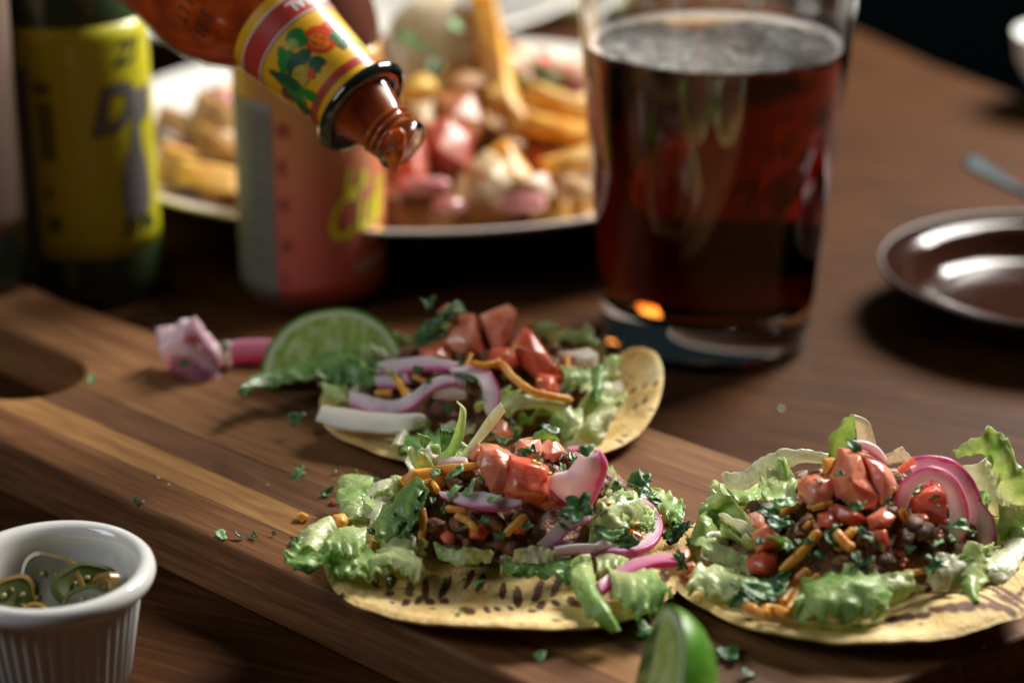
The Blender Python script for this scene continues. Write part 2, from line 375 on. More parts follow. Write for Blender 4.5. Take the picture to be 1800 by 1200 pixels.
# ================================================================== MATERIALS OF THE FOOD
def shader_add_translucent(m, col_socket, fac, bmp=None):
    p = pb(m); out_ = [x for x in m.node_tree.nodes if x.type == 'OUTPUT_MATERIAL'][0]
    t = N(m, 'ShaderNodeBsdfTranslucent'); 
    if isinstance(col_socket, tuple): t.inputs[0].default_value = (*col_socket, 1)
    else: L(m, col_socket, t.inputs[0])
    if bmp: L(m, bmp, t.inputs['Normal'])
    mx = N(m, 'ShaderNodeMixShader'); mx.inputs[0].default_value = fac
    L(m, p.outputs[0], mx.inputs[1]); L(m, t.outputs[0], mx.inputs[2]); L(m, mx.outputs[0], out_.inputs[0])
def lettuce_mat(name, stops, fac=.5):
    m = mat(name, (.4,.6,.2), .28, spec=.6, coat=.15)
    g = attr(m, 'g').outputs['Fac']; co = coords(m); n1 = ntex(m, co, .22, 5, .6); n2 = ntex(m, co, .9, 4)
    ad = N(m, 'ShaderNodeMath', operation='ADD'); L(m, g, ad.inputs[0]); 
    mu = N(m, 'ShaderNodeMath', operation='MULTIPLY_ADD'); L(m, n1, mu.inputs[0]); mu.inputs[1].default_value = .75; mu.inputs[2].default_value = -.375; L(m, mu.outputs[0], ad.inputs[1])
    c = ramp(m, ad.outputs[0], stops)
    vor = N(m, 'ShaderNodeTexVoronoi', feature='DISTANCE_TO_EDGE'); vor.inputs['Scale'].default_value = .32; 
    wp = N(m, 'ShaderNodeVectorMath', operation='ADD'); L(m, co, wp.inputs[0]); sc3 = N(m, 'ShaderNodeVectorMath', operation='SCALE'); nn = N(m, 'ShaderNodeTexNoise'); nn.inputs['Scale'].default_value = .25; L(m, co, nn.inputs['Vector']); L(m, nn.outputs['Color'], sc3.inputs[0]); sc3.inputs['Scale'].default_value = 4; L(m, sc3.outputs[0], wp.inputs[1]); L(m, wp.outputs[0], vor.inputs['Vector'])
    vr = ramp(m, vor.outputs['Distance'], [(.0, (1,1,1)), (.16, (0,0,0))])
    vm = N(m, 'ShaderNodeMath', operation='MULTIPLY'); L(m, vr, vm.inputs[0]); vm.inputs[1].default_value = .28
    c = mixc(m, vm.outputs[0], c, (.66,.76,.42)); L(m, c, pb(m).inputs['Base Color'])
    hm = N(m, 'ShaderNodeMath', operation='MULTIPLY_ADD'); L(m, vr, hm.inputs[0]); hm.inputs[1].default_value = -.5; L(m, n2, hm.inputs[2])
    bp = bump(m, hm.outputs[0], .4, .5); shader_add_translucent(m, c, fac, bp); return m
LET = lettuce_mat('lettuce_leaf', [(.05, (.90,.90,.66)), (.34, (.74,.84,.40)), (.66, (.38,.62,.17)), (1.0, (.11,.30,.06))])
LETD = lettuce_mat('dark_lettuce_leaf', [(.1, (.50,.68,.24)), (.5, (.22,.46,.10)), (.95, (.05,.18,.03))], .35)
WHT = lettuce_mat('white_lettuce_rib', [(.1, (.92,.90,.74)), (.6, (.84,.86,.58)), (1, (.58,.70,.34))], .38)
HERB = blotch(mat('cilantro_green', (.04,.14,.03), .38, spec=.5), (.014,.065,.012), (.055,.17,.03), .5, b=.5, bd=.3)
HERBL = blotch(mat('pale_cilantro_green', (.12,.25,.1), .38), (.09,.24,.07), (.24,.42,.17), .5, b=.5, bd=.3)
def onion_mat(name, inner, mid, skin):
    m = mat(name, inner, .4, sss=.4, coat=.08); e = attr(m, 'e').outputs['Fac']; n1 = ntex(m, coords(m), .35, 4)
    ad = N(m, 'ShaderNodeMath', operation='MULTIPLY_ADD'); L(m, n1, ad.inputs[0]); ad.inputs[1].default_value = .34; L(m, e, ad.inputs[2])
    c = ramp(m, ad.outputs[0], [(.58, inner), (.98, mid), (1.17, skin)]); L(m, c, pb(m).inputs['Base Color']); bp = bump(m, ntex(m, coords(m, (1,1,1)), 1.4, 3), .15, .2)
    shader_add_translucent(m, c, .3); return m
ONI = onion_mat('pickled_onion', (.90,.74,.79), (.84,.48,.62), (.70,.17,.38))
ONM = onion_mat('magenta_onion', (.74,.30,.45), (.68,.15,.32), (.60,.06,.24))
ONW = onion_mat('white_onion', (.90,.84,.72), (.84,.72,.66), (.74,.48,.56))
def tomato_mat(name, a, b_, c):
    m = mat(name, a, .24, sss=.5, coat=.22); m.node_tree.nodes['Principled BSDF'].inputs['Coat Roughness'].default_value = .06
    co = coords(m); L(m, ramp(m, ntex(m, co, .16, 5, .8), [(.34, a), (.5, b_), (.66, c)]), pb(m).inputs['Base Color']); bump(m, ntex(m, co, .55, 3), .4, .8); return m
TOM = tomato_mat('tomato_flesh', (.72,.15,.075), (.80,.26,.15), (.86,.38,.26))
TOMD = tomato_mat('tomato_skin', (.60,.075,.035), (.68,.13,.065), (.76,.22,.12))
TOMP = tomato_mat('pale_tomato_flesh', (.76,.22,.14), (.86,.36,.26), (.88,.46,.34))
SAUCE = mat('hot_sauce', (.62,.12,.018), .07, sss=.3, coat=.7); L(SAUCE, ramp(SAUCE, ntex(SAUCE, coords(SAUCE), .12, 4, 1.), [(.35, (.46,.05,.01)), (.65, (.72,.19,.025))]), pb(SAUCE).inputs['Base Color'])
CHE = blotch(mat('grated_cheddar', (.8,.38,.06), .38, sss=.3), (.74,.29,.03), (.86,.44,.075), .35, b=.3, bd=.3)
MEAT = blotch(mat('minced_meat', (.12,.05,.02), .5, coat=.08), (.10,.038,.015), (.36,.16,.065), .35, .36, .66, b=.8, bd=1.0)
PEEL = blotch(mat('lime_peel', (.1,.3,.03), .26, coat=.35), (.065,.22,.015), (.16,.36,.03), .13, .38, .62, b=.45, bd=.28, bs=1.5)
PITH = mat('lime_pith', (.66,.72,.42), .45, sss=.3)
PULP = mat('lime_pulp', (.36,.47,.12), .2, sss=.3, coat=.5)
MEMB = mat('lime_membrane', (.62,.70,.38), .35, sss=.3)
# ================================================================== TORTILLAS
def tort_mat():
    m = mat('corn_tortilla', (.74,.50,.2), .6, spec=.35, sss=.12); co = coords(m)
    base = ramp(m, ntex(m, co, .11, 5, .6), [(.30, (.60,.32,.08)), (.42, (.80,.54,.20)), (.56, (.87,.63,.26)), (.70, (.93,.76,.42))])
    sp = ramp(m, ntex(m, co, .8, 3), [(.60, (0,0,0)), (.70, (1,1,1))]); spm = N(m, 'ShaderNodeMath', operation='MULTIPLY'); L(m, sp, spm.inputs[0]); spm.inputs[1].default_value = .35
    tp1 = ramp(m, ntex(m, co, .13, 6, 1.5, .7), [(.53, (0,0,0)), (.66, (.6,.6,.6))]); base = mixc(m, tp1, base, (.52,.27,.075)); c = mixc(m, spm.outputs[0], base, (.50,.24,.06)); ch = attr(m, 'char').outputs['Fac']; r = ramp(m, ch, [(.0, (0,0,0)), (.4, (1,1,1))])
    c = mixc(m, r, c, (.13,.045,.016)); L(m, c, pb(m).inputs['Base Color'])
    h = N(m, 'ShaderNodeMath', operation='ADD'); L(m, ntex(m, co, .3, 5), h.inputs[0]); L(m, ntex(m, co, 1.6, 3), h.inputs[1]); bump(m, h.outputs[0], .8, .7); return m
TORT = tort_mat()
def tortilla(H, rad, lift, marks, parent, seed, wob=.8, zadd=None):
    NR, NT = 46, 300; c = H.c.copy(); vs = []; ch = []
    cells = {}
    for (x, y, dx, dy, ln, wd) in marks: cells.setdefault((int(x//8), int(y//8)), []).append((x, y, dx, dy, ln, wd))
    for sgn in (1, -1):
        for i in range(NR+1):
            k = i/NR
            for j in range(NT):
                th = 2*math.pi*j/NT; r = rad(th)*k*(1+.012*noise.noise(Vector((math.cos(th)*3, math.sin(th)*3, seed)))*k)
                x = c.x+r*math.cos(th); y = c.y+r*math.sin(th)
                z = BZ+1.6+lift(th)*max(0, (k-.55)/.45)**1.5*1.0
                z += noise.noise(Vector((x*.07, y*.07, seed)))*wob*k + noise.noise(Vector((x*.2, y*.2, seed+5)))*.35
                if zadd: z += zadd(x-c.x, y-c.y)
                e = (1-k)*40
                th_ = 1.0*min(1, (e/1.2)**.5) if e < 1.2 else 1.0
                p = Vector((x, y, z+sgn*th_*.95)); q = 0
                if sgn > 0:
                    ix, iy = int(x//8), int(y//8)
                    for a in (-1, 0, 1):
                        for b_ in (-1, 0, 1):
                            for (mx, my, dx, dy, ln, wd) in cells.get((ix+a, iy+b_), ()):
                                u = (x-mx)*dx+(y-my)*dy; w_ = -(x-mx)*dy+(y-my)*dx; d = (u/ln)**2+(w_/wd)**2
                                if d < 1.6: q = max(q, 1-d/1.6+.35*noise.noise(Vector((x*1.3, y*1.3, 0))))
                    if q > .35: p.z -= .12
                vs.append(p); ch.append(max(0, q))
    M = (NR+1)*NT; fs = []
    for s in (0, M):
        for i in range(NR):
            for j in range(NT):
                a = s+i*NT+j; b_ = s+i*NT+(j+1) % NT; f = (a, a+NT, b_+NT, b_) if s == 0 else (a, b_, b_+NT, a+NT); fs.append(f)
    for j in range(NT): a = NR*NT+j; b_ = NR*NT+(j+1) % NT; fs.append((a, a+M, b_+M, b_))
    return mesh_obj('tortilla', vs, fs, TORT, parent, attrs={'char': ch})
def px_marks(H, lst):
    out_ = []
    for (u, v, du, dv, ln, wd) in lst:
        a = onz(u, v, BZ+3); b_ = onz(u+du, v+dv, BZ+3); d = (b_-a); d.z = 0; d.normalize(); out_.append((a.x, a.y, d.x, d.y, ln, wd))
    return out_
def rnd_marks(H, n, rr, sd):
    r_ = random.Random(sd); o_ = []
    for _ in range(n):
        a = r_.uniform(0, 6.28); q = rr[0]+(rr[1]-rr[0])*r_.random()**.5; s = r_.uniform(.25, .7)
        o_.append((H.c.x+q*math.cos(a), H.c.y+q*math.sin(a), math.cos(a+1.57), math.sin(a+1.57), s*1.3, s))
    return o_
K1 = thing('tostada', (H1.c.x, H1.c.y, BZ), 'farthest tostada, beside the beer glass, its tortilla edge turned up at the right', 'tostada', 'loaded corn tostadas on the board')
K2 = thing('tostada', (H2.c.x, H2.c.y, BZ), 'front middle tostada with a wide bare strip of charred tortilla facing us', 'tostada', 'loaded corn tostadas on the board')
K3 = thing('tostada', (H3.c.x, H3.c.y, BZ), 'right-hand tostada topped by big pink onion rings and a standing hoop of lettuce', 'tostada', 'loaded corn tostadas on the board')
def bumpf(th, c, w_):
    d = (th-c+math.pi) % (2*math.pi)-math.pi; return math.exp(-(d/w_)**2)
r1 = lambda th: 42-1.5*bumpf(th,4.71,.9)+2.0*bumpf(th, .1, .35)-6.0*bumpf(th, .62, .09)+1.5*bumpf(th, 3.3, .5)
l1 = lambda th: 1.5+9*bumpf(th, .25, .42)+5*bumpf(th, 1.1, .35)+2.5*bumpf(th, 2.3, .3)+1.0*bumpf(th, 4.7, .6)-6*bumpf(th,.62,.07)
mk = [(1010+i*17, 655+i*9+(i%2)*9, -14, 18, 1.6, .35) for i in range(8)]+[(1060+i*15, 700+(i*37)%40, -18, 20, 1.8, .3) for i in range(6)]
t1 = tortilla(H1, r1, l1, px_marks(H1, mk)+rnd_marks(H1, 14, (25, 42), 2), K1, 1)
r2 = lambda th: 40.3+.8*math.cos(th)+1.0*bumpf(th, 2.5, .3)-2.6*bumpf(th, 4.71, .9)
l2 = lambda th: 1.2+2.2*bumpf(th, 4.71, .7)+2.5*bumpf(th, 2.3, .5)+1.5*bumpf(th, .2, .5)+1.2*bumpf(th, 4.3, .5)+.5*math.sin(3*th)
mk = []
for i in range(16):
    u = 690+i*32+R.uniform(-7,7); mk.append((u, 1032+12*math.sin(i*1.1)+(abs(u-870)/180)**2*-9+R.uniform(-6,6), R.uniform(-10, 13), -24, R.uniform(3.4, 6.0), R.uniform(.6,1.05)))
for i in range(22):
    u = 665+i*24+R.uniform(-8,8); mk.append((u, 1080-((u-885)/300)**2*74+R.uniform(-16,8), R.uniform(-8,8), -20, R.uniform(1.0,2.6), R.uniform(.5,1.2)))
mk += [(705, 842, 5, -10, 1.3, .8), (722, 838, 4, -14, 1.6, .5), (733, 840, 4, -14, 1.4, .5), (574, 912, 6, -14, 1.4, .6), (588, 895, 6, -14, 1.3, .6), (572, 925, 4,-8,.8,.6), (1185, 950, 6, -10, 1.5, .8), (1172, 938, 4, -14, 1.5, .5), (1162, 1010, 6, -10, 1.2, .7), (1170, 1022, 2, -10, 1.4, .4)]
t2 = tortilla(H2, r2, l2, px_marks(H2, mk)+rnd_marks(H2, 20, (24, 40), 3), K2, 2)
def z3(x, y): return 4.2*math.exp(-((x-20)/13)**2-((y+22)/11)**2)+2.5*math.exp(-((x-35)/9)**2-((y+5)/12)**2)
r3 = lambda th: 38.6-2.6*bumpf(th, 4.71, .7)+1.8*bumpf(th, 5.63, .13)-1.2*bumpf(th, 5.95, .12)+1.4*bumpf(th, 3.3, .4)
l3 = lambda th: 1.0+3.0*bumpf(th, 4.71, .8)+1.5*bumpf(th, 6.1, .4)+1.5*bumpf(th, 2.2, .6)+.8*math.sin(2*th)
mk = []
for i in range(9): mk.append((1575+i*27, 1052+i*6+R.uniform(-9,9)-(i % 3)*12, 40, 15, R.uniform(2.2,4.4), R.uniform(.4,.65)))
for i in range(9): mk.append((1570+i*25, 1098+R.uniform(-3,3), 14, -6, R.uniform(1.1,1.7), R.uniform(1.2,1.8)))
for i in range(6): mk.append((1728+i*11, 1040+i*7+(i%2)*12, 40, 24, R.uniform(2.5,4.2), .5))
for i in range(10): mk.append((1290+i*27, 1068+i*4.3, 14, 4, .9, .6))
t3 = tortilla(H3, r3, l3, px_marks(H3, mk)+rnd_marks(H3, 12, (24, 38), 4), K3, 3, zadd=z3)
# ================================================================== BEDS OF MEAT
for H, K, sd in ((H1, K1, 11), (H2, K2, 12), (H3, K3, 13)):
    vs = []; nr, nt = 26, 90
    for i in range(nr+1):
        for j in range(nt):
            a = 2*math.pi*j/nt; r = H.rm*.96*i/nr; x = H.m.x+r*math.cos(a); y = H.m.y+r*H.ry/H.rm*math.sin(a)
            z = H.z(x, y)-2.8+1.8*noise.noise(Vector((x*.28, y*.28, sd)))+1.0*noise.noise(Vector((x*.7, y*.7, sd)))
            vs.append((x, y, max(z, BZ+2.6)))
    fs = [(i*nt+j, (i+1)*nt+j, (i+1)*nt+(j+1) % nt, i*nt+(j+1) % nt) for i in range(nr) for j in range(nt)]
    mesh_obj('minced_meat', vs, fs, MEAT, K)
    r_ = random.Random(sd)
    for q in range(60):
        a = r_.uniform(0, 6.28); r = H.rm*.92*r_.random()**.5; x = H.m.x+r*math.cos(a); y = H.m.y+r*H.ry/H.rm*math.sin(a)
        s = r_.uniform(1.5, 3.2); rock('meat_crumb', (x, y, H.z(x, y)-1.6), s, K, MEAT, sd*9+q, 2, .4, (1, .8, .7))
SEEDM = mat('tomato_seed_gold', (.80,.50,.12), .25, coat=.4)
# ================================================================== TOPPINGS (u, v in the 1800 x 1200 picture give the line of sight; the heap gives the place)
def S(K, H, nm, secs, m=LET, **k): return sheet(nm, H, secs, K, m, **k)
lt = 'lettuce_shred'; on = 'onion_slice'
# ---- tostada 2 (front middle)
K, H = K2, H2
S(K,H,lt,[(595,843,668,845),(592,870,650,868),(600,890,640,885),(612,918,645,919)],l=5,g=(.55,.4),bulge=1)
S(K,H,lt,[(622,840,664,849),(640,856,690,862)],LETD,l=3.5,g=(.7,.6))
S(K,H,lt,[(634,864,704,848),(637,890,700,870),(650,912,688,892),(650,934,668,925)],WHT,l=4.5,g=(.1,.25),bulge=1.5)
S(K,H,lt,[(744,846,756,853),(712,858,747,874),(686,888,736,900),(666,920,712,926),(668,948,680,958)],LET,l=8,g=(.75,.62),bulge=2.5,label='large folded green lettuce piece left of the meat')
S(K,H,lt,[(752,856,755,864),(738,882,744,890),(715,905,728,922),(686,935,690,950)],LETD,l=8.5,g=(.8,.7))  # dark shred along the fold above; its colour stands in for shade
S(K,H,lt,[(668,935,722,938),(664,965,726,960),(672,985,735,980),(700,1000,745,1006)],l=6,g=(.35,.3),bulge=2)
S(K,H,lt,[(648,985,655,996),(685,978,687,1000),(720,988,715,1006),(744,985,738,1014)],l=7,g=(.3,.35),bulge=1.5)
S(K,H,lt,[(572,912,592,935),(545,926,585,948),(530,950,575,962),(522,974,560,978)],l=7,g=(.1,.3),bulge=2.5)
S(K,H,lt,[(532,962,578,960),(512,975,578,985),(500,992,570,1004),(496,1004,522,1012)],l=5,g=(.55,.75),bulge=2,ruf=1.1)
S(K,H,lt,[(645,928,642,968),(612,928,628,984),(585,945,600,982),(566,965,580,978)],l=8,g=(.4,.5),bulge=3)
S(K,H,lt,[(572,972,578,1008),(620,980,613,1020),(662,982,660,1018)],l=3,g=(.6,.5),bulge=2)
S(K,H,lt,[(600,968,604,1000),(640,972,640,1010),(690,985,682,1012)],l=4,g=(.45,.4),bulge=1.5)
S(K,H,lt,[(1005,985,1036,975),(1002,1010,1044,1003),(1010,1040,1055,1038),(1035,1078,1072,1068),(1074,1112,1092,1108)],l=6,g=(.35,.72),bulge=2.2,label='long lettuce strip hanging over the front edge')
S(K,H,lt,[(1072,1010,1080,1052),(1110,1003,1105,1070),(1150,1008,1140,1078),(1182,1048,1165,1066)],l=5,g=(.4,.6),bulge=3)
S(K,H,lt,[(1045,982,1050,1012),(1075,976,1078,1006),(1102,986,1105,1008)],l=5,g=(.3,.4),bulge=2)
S(K,H,lt,[(1042,885,1040,920),(1065,868,1070,940),(1100,870,1105,932),(1132,888,1132,930)],l=5,g=(.1,.35),bulge=3,ruf=1.4)
S(K,H,lt,[(1030,930,1025,965),(1070,925,1075,960),(1120,930,1118,962)],l=4,g=(.5,.4),bulge=2,ruf=1.2)
S(K,H,lt,[(1085,900,1080,930),(1115,895,1120,925),(1145,905,1140,940)],l=7,g=(.25,.5),bulge=1.5,ruf=1.2)
S(K,H,lt,[(1060,822,1048,862),(1078,830,1070,872),(1090,846,1086,872)],l=3,g=(.5,.6),bulge=2.5)
S(K,H,lt,[(1132,856,1140,888),(1155,866,1160,905),(1187,886,1180,924),(1203,902,1198,934)],l=4,g=(.4,.6),bulge=1.5)
S(K,H,lt,[(878,984,880,1010),(940,980,940,1016),(1000,975,1008,1022)],LETD,l=2.5,g=(.5,.6),bulge=2)
S(K,H,lt,[(780,962,783,988),(812,968,812,992),(848,980,842,992)],l=3,g=(.5,.6),bulge=2)
S(K,H,lt,[(803,704,806,707),(809,714,818,720),(806,740,817,746),(795,768,811,776),(776,806,794,808)],l=(12,),g=(.5,.45),bulge=1,ruf=.4,label='thin curled lettuce stalk standing up')
S(K,H,lt,[(716,789,735,828),(738,785,747,824),(759,806,761,822)],l=(12,),g=(.35,.4),bulge=1.5)
S(K,H,lt,[(780,793,782,797),(768,802,774,812),(759,806,763,822)],WHT,l=(12,),g=(.2,.3),ruf=.3)
S(K,H,lt,[(772,758,778,800),(790,752,786,800),(802,754,790,790)],LETD,l=(17,),g=(.55,.6),bulge=1)
S(K,H,'curled_leaf_tip',[(734,762,738,775),(745,765,745,785),(757,772,748,785)],LETD,l=(13,),g=(.2,.5))
S(K,H,lt,[(806,805,812,809),(835,765,846,775),(860,728,874,742),(880,708,888,722)],WHT,l=(14,),g=(.3,.35),ruf=.3,bulge=.5)
S(K,H,lt,[(940,762,930,772),(965,748,968,770),(975,755,985,775)],l=(6,),g=(.5,.6),bulge=1)
S(K,H,on,[(773,864,778,873),(810,867,810,888),(850,867,850,896),(890,877,888,897),(918,880,915,889)],ONI,l=9,thick=1.15,ruf=.25,nv=9,label='slender magenta-edged onion sliver across the meat')
S(K,H,on,[(1023,800,1051,790),(1000,828,1065,814),(970,838,1061,838),(972,862,1045,874),(996,893,1030,899)],ONI,l=(-5,),thick=1.25,ruf=.3,bulge=2.2,nv=17,label='large pink onion petal beside the tomato')
S(K,H,on,[(943,850,990,850),(950,885,996,896)],ONM,l=5,thick=1.4,ruf=.28)
S(K,H,on,[(945,955,965,966),(965,935,985,950),(990,910,1008,930),(1036,905,1038,916)],ONI,l=6,thick=1.2,ruf=.28)
S(K,H,on,[(1062,950,1020,974),(1085,954,1062,974),(1110,953,1116,973),(1140,940,1153,954),(1150,922,1165,925),(1141,900,1154,898),(1110,880,1128,876)],ONI,l=8,thick=1.4,ruf=.28,nv=9,label='thin pink onion ring around the right side')
S(K,H,on,[(975,962,975,976),(1010,956,1010,974),(1050,955,1050,974)],ONI,l=7,thick=1.3,ruf=.28)
S(K,H,on,[(1047,1026,1056,1046),(1095,995,1101,1016),(1145,980,1145,998),(1192,976,1192,992)],ONM,l=9,thick=1.3,ruf=.25,nv=9,label='magenta onion strip pointing right')
S(K,H,on,[(996,789,1003,797),(1022,786,1022,793)],ONM,l=8,thick=1.2,ruf=.1)
S(K,H,on,[(768,811,772,819),(800,806,800,815),(822,808,820,815)],ONW,l=7,thick=1.3,ruf=.1)
P = pebble; tc = 'tomato_chunk'
dice(tc,H,[(880,731),(894,742),(906,760),(900,772),(872,774),(853,776),(848,758),(862,744)],K,TOM,l=5,depth=8)
dice(tc,H,[(846,784),(872,782),(902,800),(912,818),(904,845),(880,868),(863,866),(851,841),(838,815)],K,TOM,l=10,depth=8,label='broad glossy tomato chunk facing front')
dice(tc,H,[(895,800),(929,808),(963,820),(969,841),(966,872),(948,886),(905,884),(883,866),(892,833)],K,TOMD,l=10,depth=9)
dice(tc,H,[(972,765),(993,792),(977,812),(951,816),(946,794),(957,777)],K,TOMP,l=5,depth=8)
dice(tc,H,[(821,799),(838,782),(853,784),(848,811),(829,811)],K,TOM,l=5,depth=7)
dice(tc,H,[(912,771),(948,769),(955,796),(935,812),(904,800)],K,TOMP,l=5,depth=8)
dice(tc,H,[(940,860),(975,858),(985,880),(960,900),(940,890)],K,TOMD,l=5,depth=8)
P('sauce_drop',H,[(1108,930),(1127,938),(1136,957),(1122,966),(1106,950),(1088,945)],K,SAUCE,l=9,depth=4)
P('sauce_drop',H,[(1113,917),(1123,918),(1122,925),(1114,924)],K,SAUCE,l=9,depth=2); P('sauce_drop',H,[(1152,904),(1163,904),(1162,915),(1153,914)],K,SAUCE,l=6,depth=2)
cs = 'cheese_shred'
strand(cs,H,[(762,826),(795,823),(842,818)],K,CHE,14,l=7); strand(cs,H,[(742,892),(744,920),(740,950)],K,CHE,13,l=5); strand(cs,H,[(783,894),(822,895)],K,CHE,12,l=4)
P('melted_cheese',H,[(728,826),(792,823),(788,842),(768,870),(744,866),(715,852),(706,840)],K,CHE,l=4,depth=5,bumpy=1.0)
strand(cs,H,[(700,846),(730,852),(758,846)],K,CHE,11,l=7); strand(cs,H,[(745,832),(762,850),(772,868)],K,CHE,9,l=7)
dice('cheese_piece',H,[(584,905),(605,902),(613,915),(605,937),(586,933)],K,CHE,l=3,depth=4); dice('cheese_piece',H,[(636,965),(655,950),(665,957),(660,972),(640,976)],K,CHE,l=6,depth=4)
strand(cs,H,[(690,950),(700,962),(696,975)],K,CHE,9,l=3); strand(cs,H,[(1050,880),(1068,888),(1060,900)],K,CHE,9,l=5)
def herbs(K, H, L_, lab='cilantro_leaf'):
    for q in L_: leaflet(lab, H, q[0], q[1], q[2]*(1.25 if q[2] > 11 else 1.1), K, HERBL if len(q) > 3 and q[3] else HERB, l=(q[4] if len(q) > 4 else 9))
herbs(K,H,[(861,767,10,0,8),(885,775,14,0,8),(908,766,10,0,8),(952,775,14),(966,756,12),(922,794,10),(938,790,8),(942,811,10,1),(1031,792,15),(1004,803,10),(1016,822,13),(802,830,13,1),(766,831,10,1),(1014,896,22,0,13),(797,864,12,1,11),(825,862,12,1,11),(868,877,10,1,11),
 (1115,850,22),(1132,845,14),(1082,857,10),(1107,874,16,1),(1135,870,12),(1150,880,10),(1075,942,18,1),(1100,955,18,0,11),(1130,930,12,1),(1095,925,10,1),(1187,940,18,0,4),(1195,925,14,0,4),(1210,952,11,0,2),(1062,900,8),(1130,905,11),(1150,912,8),(684,1020,6,0,4),(782,1020,6,0,4),(815,1020,6,0,4),(840,1024,8,1,4),(807,1078,6,1,3),(909,1012,7,0,4),(809,966,8,0,5),
 (700,905,8,0,10),(655,935,9,0,5),(990,925,9,0,6),(1060,985,8,0,6),(1120,985,7,0,5),(875,960,7,0,4),(760,880,8,0,6),(720,880,9,0,9),(950,985,10,0,5),(1045,862,8,0,6)])
leaflet('cilantro_leaf',H,1196,981,17,K,HERB,l=11,ang=2.3)
# ---- tostada 1 (back)
K, H = K1, H1
S(K,H,lt,[(420,696,425,702),(455,668,461,686),(500,656,505,678),(545,648,546,675),(590,630,586,674),(630,625,626,676),(666,632,668,682)],LETD,l=7,g=(.85,.6),bulge=2.5,nu=50,label='long green lettuce leaf reaching left past the lime')
S(K,H,lt,[(558,678,570,700),(585,682,592,713),(610,678,614,716)],l=4,g=(.3,.35),bulge=2)
S(K,H,lt,[(706,732,738,729),(704,745,727,748),(699,765,717,763),(686,788,704,784)],WHT,l=7,g=(.3,.4),bulge=.8,ruf=.5)
S(K,H,lt,[(935,572,940,594),(960,562,962,602),(982,568,984,614)],l=(10,),g=(.3,.35),bulge=2)
S(K,H,lt,[(978,592,982,608),(1015,579,1018,606),(1054,598,1052,605)],l=(16,),g=(.5,.6),bulge=2)
dice('onion_chunk',H,[(981,618),(1010,616),(1034,612),(1052,622),(1050,648),(1035,656),(1012,662),(990,650)],K,ONW,l=3,depth=9)
S(K,H,lt,[(985,648,988,686),(1012,660,1010,686),(1032,653,1030,680)],l=4,g=(.6,.6),bulge=2)
S(K,H,lt,[(1062,640,1094,638),(1030,663,1070,668),(1014,695,1078,692),(1018,735,1090,722),(1003,762,1072,752),(990,782,1046,788)],l=6,g=(.35,.1),bulge=2.5,ruf=1.5,nu=54,nv=23,label='pale crumpled lettuce leaf over the front right edge')
S(K,H,lt,[(1043,648,1057,650),(1040,675,1058,682),(1036,708,1048,714)],LETD,l=9,g=(.5,.6),bulge=1.5)
S(K,H,lt,[(978,720,968,752),(1000,732,998,768),(1022,740,1015,760)],l=3,g=(.55,.6),bulge=1.5)
S(K,H,lt,[(876,712,884,732),(897,697,897,728),(935,700,934,718),(975,706,982,726),(1008,722,1004,760),(1020,732,1020,755)],l=9,g=(.25,.35),bulge=1.2,ruf=.8,nu=50,label='wavy pale lettuce ribbon along the front')
S(K,H,lt,[(700,765,700,790),(735,762,740,800),(775,770,780,806)],LETD,l=3,g=(.5,.5),bulge=1.5)
S(K,H,on,[(613,690,618,713),(650,699,648,727),(690,704,694,730),(722,694,728,716),(752,672,759,691),(785,662,790,677),(817,664,812,682)],ONI,l=8,thick=1.15,ruf=.25,nv=9,nu=50,label='curved dusky pink onion strip on the left')
S(K,H,on,[(795,656,788,647),(820,657,822,645),(838,668,853,651),(848,684,872,668),(850,702,880,693),(855,728,876,724)],ONI,l=9,thick=1.25,ruf=.25,nv=9,label='arched pink onion strip in the centre')
S(K,H,on,[(662,640,666,660),(710,634,712,656),(760,630,762,650),(806,640,803,653)],ONI,l=6,thick=1.3,ruf=.28)
S(K,H,on,[(660,664,664,682),(690,660,695,682),(715,655,722,672)],ONI,l=5,thick=1.3,ruf=.28)
S(K,H,on,[(763,678,763,700),(790,672,790,702),(818,672,818,700)],ONW,l=5,thick=1.4,ruf=.3,bulge=1.5)
S(K,H,on,[(556,741,577,719),(590,752,598,721),(653,761,657,728),(700,765,703,730),(749,745,746,731)],ONW,l=6,thick=.8,ruf=.28,bulge=2.2,label='thick creamy white onion strip at the front left edge')
dice(tc,H,[(807,552),(835,552),(849,600),(858,632),(810,630),(771,604),(789,578)],K,TOM,l=(0,),depth=10,rnd=.6)
dice(tc,H,[(842,555),(892,534),(909,545),(904,580),(884,626),(860,620),(849,590)],K,TOM,l=(3,),depth=10)
dice(tc,H,[(922,573),(936,582),(967,621),(987,653),(975,683),(949,673),(903,634),(899,603)],K,TOMD,l=5,depth=9)
dice(tc,H,[(766,548),(789,531),(811,548),(789,570)],K,TOM,l=(6,),depth=8)
dice(tc,H,[(862,612),(905,610),(915,640),(895,655),(855,645)],K,TOMD,l=4,depth=8); dice(tc,H,[(945,655),(975,660),(985,690),(965,700),(940,685)],K,TOMD,l=5,depth=7)
dice(tc,H,[(735,612),(775,605),(800,630),(780,645),(740,640)],K,TOMD,l=3,depth=8)
strand(cs,H,[(828,637),(853,642),(880,634)],K,CHE,12,l=11); strand(cs,H,[(881,637),(905,666),(942,690),(1006,703)],K,CHE,14,l=12,n=26,label='long orange cheese shred curving to the right')
strand(cs,H,[(692,660),(705,678),(716,698)],K,CHE,14,l=7); strand(cs,H,[(660,690),(690,690)],K,CHE,12,l=5); dice('cheese_piece',H,[(925,566),(936,562),(946,572),(930,580)],K,CHE,l=(12,),depth=4)
strand(cs,H,[(725,660),(750,672)],K,CHE,11,l=4); strand(cs,H,[(690,765),(720,772),(735,780)],K,CHE,13,l=2)
